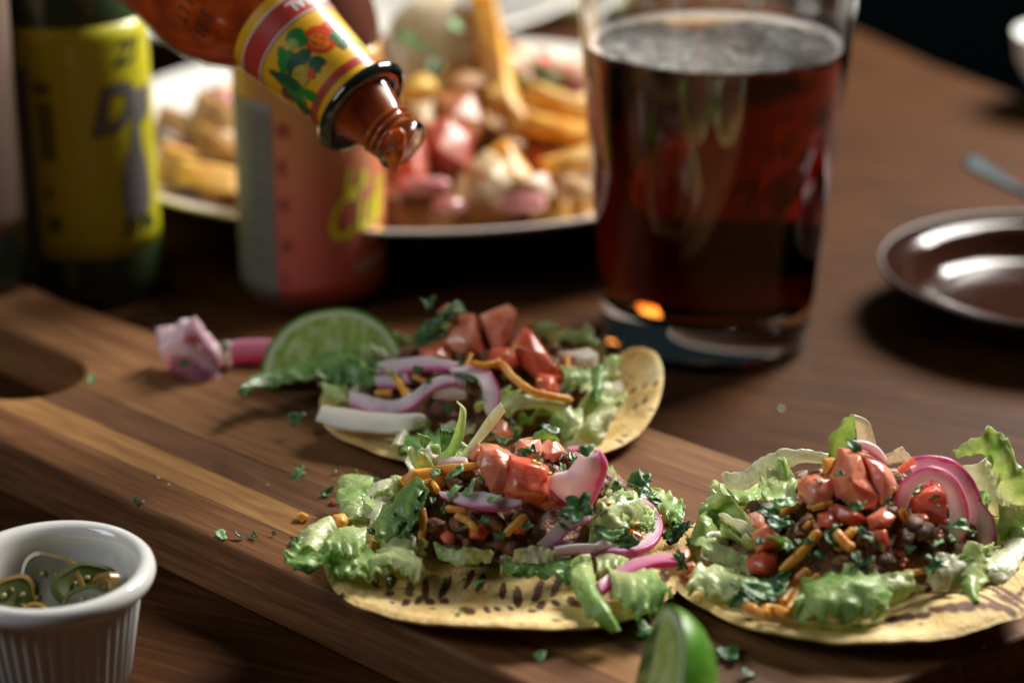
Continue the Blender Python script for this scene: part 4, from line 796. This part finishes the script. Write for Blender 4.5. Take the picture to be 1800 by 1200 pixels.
def ring(nm, s0, s1, m, dr): lathe(nm, [(rprof(s0)+dr,s0),(rprof(s1)+dr,s1),(rprof(s1)+dr+.05,s1),(rprof(s0)+dr+.05,s0)], m, pour, MO, AX, n=96, xdir=XD)
ring('label_stripe', 39.6, 45.2, LRED, .30); ring('label_line', 39.3, 39.65, WINK, .34); ring('label_line', 45.15, 45.5, WINK, .34); ring('label_stripe', 20.6, 22.6, LRED, .22)
LGR = mat('leaf_green_ink', (.02,.22,.03), .35, coat=.3); LDG = mat('dark_green_ink', (.012,.09,.03), .35, coat=.3); LTO = mat('tomato_red_ink', (.72,.07,.015), .3, coat=.3); LOR = mat('orange_ink', (.85,.28,.02), .3, coat=.3); LLG = mat('pale_green_ink', (.35,.50,.06), .3, coat=.3)
def blob(cx, cs, rx, rs, rot=0, n=18, jag=0.0, sd=0):
    o_ = []
    for i in range(n):
        a = 2*math.pi*i/n; k = 1+jag*math.sin(3*a+sd)+jag*.6*math.sin(5*a+sd*2); x = rx*math.cos(a)*k; y = rs*math.sin(a)*k
        o_.append((cx+x*math.cos(rot)-y*math.sin(rot), cs+x*math.sin(rot)+y*math.cos(rot)))
    return o_
MUS = mat('mustard_ink', (.50,.36,.03), .35)
ART = [(5.0,31.5,4.2,4.0,0,LTO,0),(4.2,31.2,2.0,2.6,.4,LOR,0),(9.5,30,3.2,1.6,.5,LGR,.2),(8.4,28.2,1.5,2.4,.2,LDG,.25),(11.5,31,2.4,3.4,.3,LGR,.15),(13.5,29,1.8,3.8,.2,LLG,.1),(9.8,33.6,2.0,1.6,0,LTO,.15),
       (1.0,35.6,2.3,2.8,.3,LGR,.12),(-.8,35.4,1.2,1.6,.3,LLG,0),(-2.2,31.2,2.8,2.0,.3,LDG,.25),(-.4,27.6,2.0,2.3,.4,LDG,.2),(-5.0,34.5,3.0,2.2,.3,LGR,.25),(-4.6,31.0,2.4,2.6,.2,LDG,.2),(-5.2,28.6,2.6,2.4,0,MUS,.05),(-3.0,26.6,1.2,1.0,.4,LTO,.2),(-7.6,24.6,1.3,3.4,.3,LGR,.15),
       (-9.2,31.5,2.0,4.8,.25,LDG,.15),(-11.0,28.0,1.8,3.6,.1,LGR,.18),(-12.4,24.8,1.6,2.6,.2,LDG,.25),(-12.6,30.2,1.5,2.3,.2,BRN,.2)]
for i, (cx_, cs_, rx_, rs_, rot_, m_, j_) in enumerate(ART): patch('printed_fruit' if m_ in (LTO, LOR) else 'printed_leaf', blob(cx_, cs_, rx_, rs_, rot_, 18, j_, i), cone, m_, pour, lift=.10+.012*i)
text_on('lettering', 'ORIGINAL', 4.3, lambda x, y: cone(24.5-x, 44.0-y), WINK, pour, bold=.12, lift=.28)
text_on('lettering', '61 LT', 4.2, lambda x, y: cone(-8-x, 62.5-y), INK, pour, bold=.05, lift=.02); text_on('lettering', 'S 53 a', 4.2, lambda x, y: cone(-10-x, 57.5-y), INK, pour, bold=.05, lift=.02)
class MouthP:
    def p(s, u, v, l=0): return ony(u, v, MO.y-2.0-l)
pebble('sauce_drip', MouthP(), [(686,232),(704,228),(713,240),(711,262),(703,285),(697,299),(690,301),(684,292),(678,275),(676,252)], pour, SAUCE, l=2.0, depth=5, tilt=-.3)
# ================================================================== LIMES
def lime_wedge(root, c, axis, nrm, a, b_, ang, seed=0):
    """wedge of a lime: long axis, first cut face with outward normal nrm, peel on the far side, ang = opening of the wedge"""
    A = Vector(axis).normalized(); Nn = (Vector(nrm)-A*A.dot(Vector(nrm))).normalized(); U = Nn.cross(A).normalized()
    if U.z < 0: U = -U
    c = Vector(c)
    def dirv(t): return U*math.cos(t) - Nn*math.sin(t)       # t=0: in the face plane, growing away from the face
    def shape(lx): 
        q = max(0, 1-abs(lx)**2.25); r = q**.5
        if abs(lx) > .9: r = max(r, .0)
        return r
    def solid(name, m, k, out_=0.0, bm_=0.0, sub=26, ns=22):
        vs = []; nx = sub
        for i in range(nx+1):
            lx = -math.cos(math.pi*i/nx); r = shape(lx)*b_*k
            for j in range(ns+1):
                t = ang*j/ns; p = c+A*(lx*a*k)+dirv(t)*r*(1+.02*noise.noise(Vector((lx*2, t*2, seed))))
                if out_: p += Nn*out_*(1-t/ang)*1.0 
                vs.append(p)
            for (t, s_) in ((ang, -1), (0, 1)):                      # the two cut faces, point rows from peel to core and back
                for q in ((.75, .5, .25) if t == ang else (.0, .15, .3, .45, .6, .75, .9)):
                    p = c+A*(lx*a*k)+dirv(t)*r*q
                    if t == 0 and out_: p += Nn*(out_+bm_*noise.noise(Vector((lx*9, q*2.5, seed)))*math.sin(math.pi*q)*shape(lx))
                    vs.append(p)
        w_ = ns+1+3+7
        fs = [(i*w_+j, (i+1)*w_+j, (i+1)*w_+(j+1) % w_, i*w_+(j+1) % w_) for i in range(nx) for j in range(w_)]
        o = mesh_obj(name, vs, fs, m, root); bm = bmesh.new(); bm.from_mesh(o.data); bmesh.ops.remove_doubles(bm, verts=bm.verts, dist=2e-6); bmesh.ops.recalc_face_normals(bm, faces=bm.faces)
        for e in bm.edges:
            if len(e.link_faces) == 2 and e.calc_face_angle(0) > .9: e.smooth = False
        bm.to_mesh(o.data); bm.free(); return o
    solid('peel', PEEL, 1.0); solid('pith', PITH, .955, .12); solid('pulp', PULPT, .87, .34, .9)
PULPT = mat('lime_pulp_fibres', (.36,.47,.12), .22, sss=.35, coat=.5)
co = coords(PULPT, (.42, .42, .10), (0,0,0)); n_ = ntex(PULPT, co, 1.0, 4, .4); c_ = ramp(PULPT, n_, [(.36, (.46,.62,.12)), (.5, (.62,.75,.24)), (.66, (.84,.90,.50))]); L(PULPT, c_, pb(PULPT).inputs['Base Color']); bump(PULPT, n_, .5, .7); shader_add_translucent(PULPT, c_, .3)
lc = onz(583, 672, BZ+5)+Vector((0, 4, 0))
lime1 = thing('lime_wedge', lc, 'lime slice standing with its pale cut face towards us, behind the long lettuce leaf', 'lime', 'lime wedges')
lime_wedge(lime1, lc, (1, -.05, .16), (.0, -.84, .52), 19.2, 17.8, 1.0, 3)
lc2 = ony(1136, 1238, 348)
lime2 = thing('lime_wedge', lc2, 'small lime wedge at the bottom edge, glossy green peel turned to the right', 'lime', 'lime wedges')
lime_wedge(lime2, lc2, (.22, .58, .80), (-.84, -.50, -.10), 19.5, 13.2, 2.9, 8)
# ================================================================== RAMEKIN
CER = mat('white_ceramic', (.74,.73,.70), .12, coat=.5); 
rc = onz(90, 997, 27); rc.z = .3; 
ram = thing('ramekin', rc, 'small white fluted ramekin at the lower left corner', 'ramekin')
fl = lambda th, r, s: 1+(.03*math.cos(th*44) if 1.5 < s < 21.0 and r > 14.0+(s-1.7)*.171 else 0)
lathe('cup', [(0,.8),(11.6,.8),(12.3,0),(13.6,0),(14.2,1.4),(14.35,1.7),(17.6,20.7),(17.75,21.2),(18.3,22.3),(19.9,22.7),(21.0,23.7),(21.4,25.2),(21.0,26.6),(20.0,27.5),(18.7,27.4),(17.6,26.6),(17.0,25),(15.9,18),(13.3,5),(12,3.2),(0,3)], CER, ram, rc, n=352, mod=fl, closed=False)
BRINE = mat('pickle_brine', (.075,.062,.016), .35, spec=.2)
lathe('brine', [(0,16.5),(15.4,16.5),(15.4,16.2),(0,16)], BRINE, ram, rc, n=64, closed=False)
JR = mat('jalapeno_rind', (.20,.12,.012), .35, coat=.3); JF = mat('jalapeno_flesh', (.055,.050,.013), .5, coat=.03); JD = mat('dark_jalapeno', (.06,.075,.012), .45, coat=.03); SEED = mat('pepper_seed', (.22,.20,.06), .3)
def pepper(c, nrm, r, lab, mf, mr):
    c = Vector(c); t = thing('jalapeno_slice', c, lab, 'pepper slice', 'pickled jalapeno slices'); 
    md = lambda th, rr, s: 1+.09*math.sin(th*3+r)+.05*math.sin(th*5+r*2)
    lathe('rind', [(r,-1.2),(r+.1,0),(r,1.2),(r-.9,1.35),(r-1,-1.35)], mr, t, c, nrm, n=60, mod=md)
    lathe('flesh', [(0,-.9),(r-.8,-1.1),(r-.8,1.1),(r*.55,.9),(r*.35,.5),(0,.5)], mf, t, c, nrm, n=60, mod=md, closed=False)
    X, Y, A_ = frame(nrm)
    for i in range(4):
        a = i*1.05+r; rock('seed', c+(X*math.cos(a)+Y*math.sin(a))*r*.42+A_*.9, .75, t, SEED, i+3, 1, .1, (1.2,1,.5))
pb_ = rc+Vector((0,0,16.2))
pepper(pb_+Vector((-2.0,5.0,3.2)), (-.2,-.66,.66), 7.4, 'large jalapeno slice with a yellow rind leaning in the ramekin', JF, JR)
pepper(pb_+Vector((6.0,3.5,3.0)), (.35,-.62,.7), 6.5, 'dark jalapeno slice behind the yellow-rinded one in the ramekin', JD, JD)
pepper(pb_+Vector((10.6,1.5,4.2)), (-.7,-.6,.35), 4.0, 'yellow jalapeno end at the right side of the ramekin', JR, JR)
pepper(pb_+Vector((-3.0,-7.5,1.2)), (.15,-.25,.95), 5.0, 'jalapeno slice lying flat at the front of the ramekin', JF, JR)
pepper(pb_+Vector((4.0,-4.5,.6)), (.1,.1,1), 5.2, 'dark jalapeno slice lying low in the brine', JD, JD)
pepper(pb_+Vector((-9.0,1.0,2.0)), (.5,-.6,.6), 5.5, 'dark jalapeno slice against the left wall of the ramekin', JD, JR)
pepper(pb_+Vector((7.5,-3.0,2.2)), (-.3,-.5,.8), 5.6, 'olive jalapeno slice lying over the others at the right of the ramekin', JF, JD)
# ================================================================== ONION ON THE BOARD
ONK = onion_mat('dusky_onion', (.74,.48,.58), (.62,.26,.40), (.50,.08,.22))
oc = onz(345, 655, BZ)
ob = thing('pickled_onion', oc, 'crumpled clump of pink pickled onion on the board left of the lime', 'onion')
F = BOARD
class FY:
    def __init__(s, y): s.y = y
    def p(s, u, v, l=0): return ony(u, v, s.y-(l if not isinstance(l, tuple) else l[0]))
G = FY(oc.y+6)
sheet('onion_petal', G, [(282,590,290,625),(305,575,310,650),(335,562,335,665),(365,590,360,670),(392,620,385,680)], ob, ONI, l=3, thick=.9, bulge=5, ruf=.45, nv=17)
sheet('onion_petal', G, [(300,622,305,650),(335,630,330,672),(365,650,355,684),(388,662,382,684)], ob, ONM, l=8, thick=.9, bulge=3, ruf=.45)
sheet('onion_petal', G, [(278,575,284,612),(300,570,305,610),(318,580,318,605)], ob, ONK, l=-1, thick=.9, bulge=4, ruf=.45)
sheet('onion_petal', G, [(330,565,322,600),(345,560,352,600),(362,585,372,625),(385,610,395,645)], ob, ONK, l=6, thick=.9, bulge=3, ruf=.45)
sheet('onion_petal', G, [(388,602,385,650),(396,602,398,645),(404,604,404,640)], ob, ONW, l=4, thick=1.4, bulge=2, ruf=.4)
leaflet('cilantro_leaf', G, 325, 641, 11, ob, HERB, l=13)
os_ = sheet('onion_strip', FY(oc.y+10), [(400,602,402,642),(430,600,432,638),(465,598,466,632),(490,600,490,628)], None, ONM, l=2, thick=1.8, bulge=2, ruf=.3)
def retop(o, label, cat, group=None):      # give a free-standing mesh its own base point
    me = o.data; zs = [v.co for v in me.vertices]; c = Vector((sum(v.x for v in zs)/len(zs), sum(v.y for v in zs)/len(zs), min(v.z for v in zs)))
    me.transform(Matrix.Translation(-c)); o.location = c; tag(o, label, cat, group); return o
retop(os_, 'straight magenta onion strip on the board between the onion clump and the lime', 'onion')
# ================================================================== CRUMBS ON THE BOARD
bits = [(524,833,12,1,'pale green cilantro scrap alone on the board left of the front middle tostada'),(575,866,12,0,'dark cilantro scrap touching the left edge of the front middle tostada'),(240,878,8,0,'flat cilantro scrap near the front edge, leftmost of the dark scraps'),(388,940,11,1,'largest of the cilantro scraps in the row by the board edge above the ramekin'),(420,942,8,0,'second of the cilantro scraps in the row by the board edge'),(448,941,8,0,'third cilantro scrap in the row by the board edge'),(482,936,4,0,'tiniest cilantro scrap ending the row by the board edge'),(161,667,9,1,'blurry green scrap beside the handle slot'),(526,950,12,0,'dark cilantro scrap poking out beside the leftmost lettuce'),(950,1152,10,1,'green scrap on the amber strip below the front middle tostada'),(1280,1150,18,0,'dark cilantro scrap right of the front lime wedge'),(1313,1184,10,0,'small cilantro scrap below the right-hand tostada'),(1135,1106,15,1,'cilantro scrap in the shadow just left of the front lime wedge'),(590,829,5,0,'tiny green speck behind the front middle tostada'),(1372,718,6,0,'faint green speck on the table right of the far tostada')]
for (u, v, s, p_, lab) in bits:
    retop(leaflet('cilantro_scrap', BOARD if u != 1372 else FY(onz(u, v, 0).y), u, v, s*1.15, None, HERBL if p_ else HERB, l=1.6 if u != 1372 else 1), lab, 'herb scrap', 'cilantro scraps fallen around the tostadas')
retop(pebble('cheese_crumb', BOARD, [(521,905),(531,901),(542,906),(541,912),(532,917),(522,912)], None, CHE, l=2.0, depth=2.2), 'orange cheese crumb on the light strip of the board', 'cheese crumb')
retop(pebble('tomato_crumb', BOARD, [(580,878),(590,875),(593,884),(586,888)], None, TOMD, l=1.6, depth=2), 'tiny red tomato crumb beside the left rim of the front tortilla', 'tomato crumb')
SALT = mat('pale_crumb', (.75,.68,.55), .5)
for i, (u, v, lab) in enumerate(((279,840,'upper of two close pale crumbs on the bare board'),(297,852,'lower of two close pale crumbs on the bare board'),(252,881,'pale crumb beside the flat cilantro scrap near the front edge'),(470,852,'pale crumb just right of the pair, nearer the front tostada'),(1730,1137,'pale crumb on the rounded right end of the board'))):
    retop(rock('bread_crumb', onz(u, v, BZ+.35), .42 if i < 2 else .3, None, SALT, i, 1, .3), lab, 'crumb', 'pale crumb specks on the board')
# ================================================================== PLATE OF FRIES BEHIND
PW = mat('white_plate_glaze', (.78,.76,.71), .14, coat=.4); PB = mat('shaded_plate_underside', (.035,.018,.012), .3, coat=.3)  # underside coloured dark to stand for the shade beneath the plate
pc_ = Vector((onz(757, 222, 24).x, 730, .3))
plate = thing('dinner_plate', pc_, 'large white plate heaped with blurred food behind the red bottle', 'plate')
lathe('dish', [(0,5),(70,5),(84,7),(96,12.5),(108,20.5),(119,24.2),(121,24.4),(121,23.4),(119,22.6)], PW, plate, pc_, n=120, closed=False)
lathe('underside', [(0,0),(72,0),(74,2.6),(98,9),(110,17.0),(118.8,22.4),(118,22.2),(108,19.0),(96,11.3),(70,4.2),(0,4.2)], PB, plate, pc_, n=120, closed=False)
HP = Heap(757, 225, 100, 92, 30, 0, 4, 92); HP.m = Vector((pc_.x, pc_.y, 0))
HP.z = lambda x, y: 16+(34*(1-((x-pc_.x+2)**2+(y-pc_.y)**2)/92**2)**.7 if (x-pc_.x+2)**2+(y-pc_.y)**2 < 92**2 else 0)
FRY = blotch(mat('golden_fry', (.7,.4,.06), .55, sss=.2), (.58,.30,.05), (.76,.50,.14), .12); FRYD = blotch(mat('browned_potato', (.4,.2,.06), .45), (.34,.17,.05), (.66,.40,.16), .12)
FRO = blotch(mat('orange_fry', (.8,.4,.04), .4, sss=.2), (.72,.30,.025), (.86,.48,.08), .12); CREAM = blotch(mat('herbed_cream', (.7,.6,.45), .3, sss=.3), (.54,.41,.23), (.74,.64,.46), .09); REDS = blotch(mat('chopped_salsa', (.6,.1,.06), .4, sss=.3, coat=.1), (.36,.055,.03), (.52,.15,.09), .12); PNK = mat('pink_onion_piece', (.50,.20,.20), .3, sss=.3, coat=.3); OLV = blotch(mat('olive_salad_leaf', (.1,.11,.02), .4), (.05,.055,.012), (.16,.17,.04), .08)
vs=[]; nr,nt=24,80
for i in range(nr+1):
    for j in range(nt):
        a=2*math.pi*j/nt; r=92*.97*i/nr; x=pc_.x-2+r*math.cos(a); y=pc_.y+r*math.sin(a); vs.append((x,y,max(HP.z(x,y)-9+4*noise.noise(Vector((x*.06,y*.06,3))),8)))
fo = mesh_obj('food_bed', vs, [(i*nt+j,(i+1)*nt+j,(i+1)*nt+(j+1)%nt,i*nt+(j+1)%nt) for i in range(nr) for j in range(nt)], FRYD, None); retop(fo, 'brown layer of fried potato and beans under the toppings on the white plate', 'potatoes')
BITS = mat('mixed_topping', (.6,.3,.1), .5, sss=.2, coat=.05); r_b = ramp(BITS, attr(BITS, 'g').outputs['Fac'], [(0, (.78,.46,.07)), (.26, (.84,.62,.22)), (.42, (.62,.12,.07)), (.56, (.80,.68,.50)), (.70, (.40,.20,.07)), (.82, (.52,.20,.22)), (.93, (.14,.20,.05))])
[n for n in BITS.node_tree.nodes if n.type == 'VALTORGB'][0].color_ramp.interpolation = 'CONSTANT'; L(BITS, r_b, pb(BITS).inputs['Base Color'])
r_ = random.Random(31); vs = []; fs = []; gg = []
for q in range(170):
    a = r_.uniform(0, 6.28); r = 90*r_.random()**.5; c = Vector((pc_.x-2+r*math.cos(a), pc_.y+r*math.sin(a), 0)); c.z = HP.z(c.x, c.y)-3.5; s = r_.uniform(3.5, 7.5); g0 = r_.random()
    bm = bmesh.new(); bmesh.ops.create_icosphere(bm, subdivisions=2, radius=1); rot = Matrix.Rotation(r_.uniform(0, 3), 3, 'Z') @ Matrix.Rotation(r_.uniform(0, 3), 3, 'X'); b0 = len(vs)
    for v in bm.verts: k = 1+.45*noise.noise(v.co*1.4+Vector((q*3.1, 0, 0))); vs.append(c+rot@Vector((v.co.x*1.4, v.co.y*.85, v.co.z*.7))*k*s); gg.append(g0)
    fs += [tuple(b0+v.index for v in f.verts) for f in bm.faces]; bm.free()
tp_ = mesh_obj('chopped_topping', vs, fs, BITS, None, attrs={'g': gg})
def food(nm, poly, m, l, d, lab, cat, grp=None, **k): return retop((dice if 'scoop' not in nm else pebble)(nm, HP, poly, None, m, l=l, depth=d, subd=2, **k), lab, cat, grp)
def box(u0, v0, u1, v1): c=((u0+u1)/2,(v0+v1)/2); return [(u0,v0+.2*(v1-v0)),(u0+.2*(u1-u0),v0),(u1-.2*(u1-u0),v0),(u1,v0+.25*(v1-v0)),(u1,v1-.2*(v1-v0)),(u1-.25*(u1-u0),v1),(u0+.2*(u1-u0),v1),(u0,v1-.25*(v1-v0))]
food('cream_scoop', [(680,90),(690,40),(730,8),(790,0),(830,30),(850,90),(845,140),(800,178),(740,180),(695,150)], CREAM, (-8,), 45, 'big cream coloured scoop flecked with herbs on top of the plate', 'cream')
food('orange_wedge', [(820,-30),(868,-30),(880,60),(908,150),(932,240),(925,300),(885,290),(858,200),(842,120),(828,40)], FRO, (-34,), 14, 'tall golden wedge standing right of the cream scoop', 'fry', 'golden fried pieces on the plate')
food('toasted_edge', [(790,20),(815,15),(845,60),(852,100),(835,110),(815,70)], blotch(mat('toasted_crust', (.8,.45,.2), .4), (.78,.42,.16), (.88,.58,.30), .1), (10,), 8, 'toasted orange edge on the right of the cream scoop', 'crust')
def bar(u0, v0, u1, v1, w):
    L2 = math.hypot(u1-u0, v1-v0); px, py = -(v1-v0)/L2*w/2, (u1-u0)/L2*w/2; return [(u0+px, v0+py), (u1+px, v1+py), (u1-px*.85, v1-py*.85), (u0-px, v0-py)]
for (bx, mm_, l_, lab) in ((bar(308,300,420,316,46), FRY, 24, 'thick pale yellow fry at the left end of the plate'), (bar(340,180,430,215,50), FRYD, 8, 'browned potato stick under the tipped bottle'), (bar(272,200,345,225,44), FRYD, 12, 'browned potato stick against the yellow bottle'), (bar(278,262,345,285,36), FRY, 16, 'lower fry against the yellow bottle'), (bar(345,235,425,262,36), FRYD, 16, 'flat browned potato above the pale yellow fry'), (bar(922,160,1050,200,46), FRY, 6, 'upper golden fry next to the beer glass'), (bar(915,215,1060,240,44), FRO, 11, 'middle golden fry next to the beer glass'), (bar(955,300,1060,262,42), FRY, 15, 'golden fry slanting up behind the beer glass'), (bar(990,330,1060,345,36), FRYD, 18, 'lowest browned fry next to the beer glass'), (bar(872,255,935,330,42), FRO, 12, 'fry slanting down below the tall wedge'), (bar(870,150,925,235,44), FRY, 8, 'short fry against the right of the tall wedge'), (bar(960,140,1040,120,26), FRYD, -2, 'thin browned fry at the back of the plate')):
    retop(dice('fried_piece', HP, bx, None, mm_, l=l_, depth=12), lab, 'fry', 'golden fried pieces on the plate')
for (poly, mm_, l_, lab, nm) in (([(740,215),(790,205),(830,240),(825,300),(780,310),(742,280)], REDS, 10, 'red salsa mound left of the pale chunk on the plate', 'salsa_mound'), ([(760,165),(830,160),(858,215),(840,250),(790,240),(765,200)], blotch(mat('dark_salsa', (.4,.12,.05), .35), (.30,.09,.035), (.5,.2,.08), .1), 4, 'brownish salsa lump under the cream scoop', 'salsa_mound'), ([(690,230),(735,220),(760,290),(745,340),(700,340)], REDS, 12, 'red salsa mound beside the red bottle', 'salsa_mound'), ([(820,290),(855,262),(895,285),(900,330),(860,350),(822,335)], CREAM, 20, 'pale cream chunk at the front of the plate', 'cream_chunk'), ([(720,180),(760,175),(760,225),(730,235),(715,215)], CREAM, 10, 'small pale chunk under the left of the cream scoop', 'cream_chunk'), ([(900,305),(960,300),(975,340),(940,355),(905,345)], blotch(mat('pale_tan_piece', (.7,.5,.35), .4), (.6,.4,.26), (.78,.58,.42), .1), 18, 'tan chunk at the front right of the plate', 'tan_chunk')):
    food(nm, poly, mm_, l_, 18, lab, 'salsa' if 'salsa' in nm else 'chunk')
for (bx, lab) in ((box(700,310,790,340), 'long pink onion piece under the red salsa'), (box(880,340,960,372), 'pink onion piece on the front rim'), (box(975,110,1030,160), 'pink onion piece left of the beer rim'), (box(905,120,935,150), 'small pink onion piece right of the tall wedge'), (box(760,345,820,372), 'dusky pink onion piece on the front rim below the salsa')):
    food('onion_piece', bx, PNK, 20 if 'left of' not in lab and 'right of' not in lab else -4, 8, lab, 'onion', 'pink onion pieces on the plate')
food('green_olive_piece', box(925,115,985,160), OLV, -6, 10, 'dark olive green piece behind the fries', 'greens')
for i, (u, v, s, lab) in enumerate(((725,75,58,'large dark green herb leaf on the left of the cream scoop'),(762,118,30,'small green herb leaf low on the cream scoop'),(800,48,26,'pale green herb leaf near the top of the cream scoop'))):
    q = ony(u, v, HP.m.y-19); g_ = FY(q.y); leaflet('herb_leaf', g_, u, v, s, None, HERB if i < 2 else HERBL, l=2+i, ang=1.0); retop(bpy.data.objects[[o.name for o in COL.objects if o.name.startswith('herb_leaf')][-1]], lab, 'herb leaf', 'herb leaves on the cream')
retop(tp_, 'loose mix of chopped salsa, potato and onion bits scattered over the plate', 'chopped topping'); tp_['kind'] = 'stuff'
# second plate with dark greens behind
p2c = Vector((ony(560, -40, 905).x, 930, .3))
pl2 = thing('side_plate', p2c, 'second white dish far behind the cream scoop, mostly above the picture', 'plate')
lathe('dish', [(0,0),(60,0),(62,3),(100,24),(112,30),(113,28.5),(100,22),(60,1.4),(0,1.2)], PW, pl2, p2c, n=96, closed=False)
sal = mesh_obj('salad_heap', [], [], OLV, None); bpy.data.objects.remove(sal)
s_ = rock('salad_heap', onz(955, 40, 0)+Vector((0,12,13)), 22, None, OLV, 4, 4, .3, (1.5,1.0,.6)); retop(s_, 'dark olive heap of greens behind the main plate', 'greens')
# ================================================================== DARK SAUCER, FORK, WHITE BOWL
DK = mat('brown_black_glaze', (.026,.008,.004), .14, spec=.25, coat=.05); DKR = mat('grey_brown_rim', (.05,.042,.035), .4)
sc_ = onz(1848, 472, 15); sc_.z = .3
sau = thing('saucer', sc_, 'glossy dark brown plate cut off by the right edge of the picture', 'plate')
lathe('dish', [(0,4),(30,4),(34,4.4),(37.5,6.4),(40.5,11.0),(42.5,13.2),(46,14.2),(50.6,14.9),(51.2,14.9),(51.0,13.8)], DK, sau, sc_, n=120, closed=False)
lathe('rim', [(51.25,15.0),(50.9,15.7),(50.2,15.5)], DKR, sau, sc_, n=120)
lathe('underside', [(0,0),(32,0),(33,2.2),(40,5.5),(50.9,13.6),(48,12.6),(40,8),(34,3.6),(0,3.2)], DK, sau, sc_, n=120, closed=False)
STL = mat('dull_steel', (.012,.032,.038), .6, spec=.1)
fk_a = ony(1705, 278, 645); fk_b = Vector((sc_.x+12, sc_.y+6, 11))
fork = thing('fork', fk_a, 'dull steel cutlery handle propped on the far rim of the dark plate', 'cutlery')
def handle(P0, P1, w0, w1, m, parent, nm):
    T = (P1-P0); n_ = 16; vs = []; S_ = T.cross(Vector((0,0,1))).normalized(); 
    for i in range(n_+1):
        t = i/n_; c = P0+T*t; wd = (w0+(w1-w0)*t)*(min(1, (t*9+.25)**.5)); 
        for (x, z) in ((-1,0),(-.8,.6),(0,.9),(.8,.6),(1,0),(.8,-.5),(0,-.7),(-.8,-.5)): vs.append(c+S_*x*wd+Vector((0,0,z*1.3)))
    fs = [(i*8+j, (i+1)*8+j, (i+1)*8+(j+1)%8, i*8+(j+1)%8) for i in range(n_) for j in range(8)]+[tuple(range(7,-1,-1)), tuple(n_*8+j for j in range(8))]
    return fixn(mesh_obj(nm, vs, fs, m, parent))
EDGE = Vector((onz(1795, 345, 16).x, onz(1795, 345, 16).y, 17.5))
P0 = onz(1700, 280, 26); handle(P0, EDGE+(EDGE-P0)*.0, 8.5, 3.0, STL, fork, 'handle'); handle(EDGE, EDGE+(EDGE-P0).normalized()*40+Vector((0,0,-6)), 3.0, 3.4, STL, fork, 'neck')
bw_ = Vector((ony(1893, 110, 838).x, 838, .3)); 
wb = thing('white_bowl', bw_, 'bright white bowl peeking in at the upper right edge', 'bowl')
BW = mat('bright_white_bowl', (.93,.92,.89), .4)
lathe('bowl', [(0,0),(11,0),(11.5,4),(18,9),(23.5,18),(25.5,29),(24.5,29),(22,18),(17,10.5),(0,6)], BW, wb, bw_, n=80, closed=False)
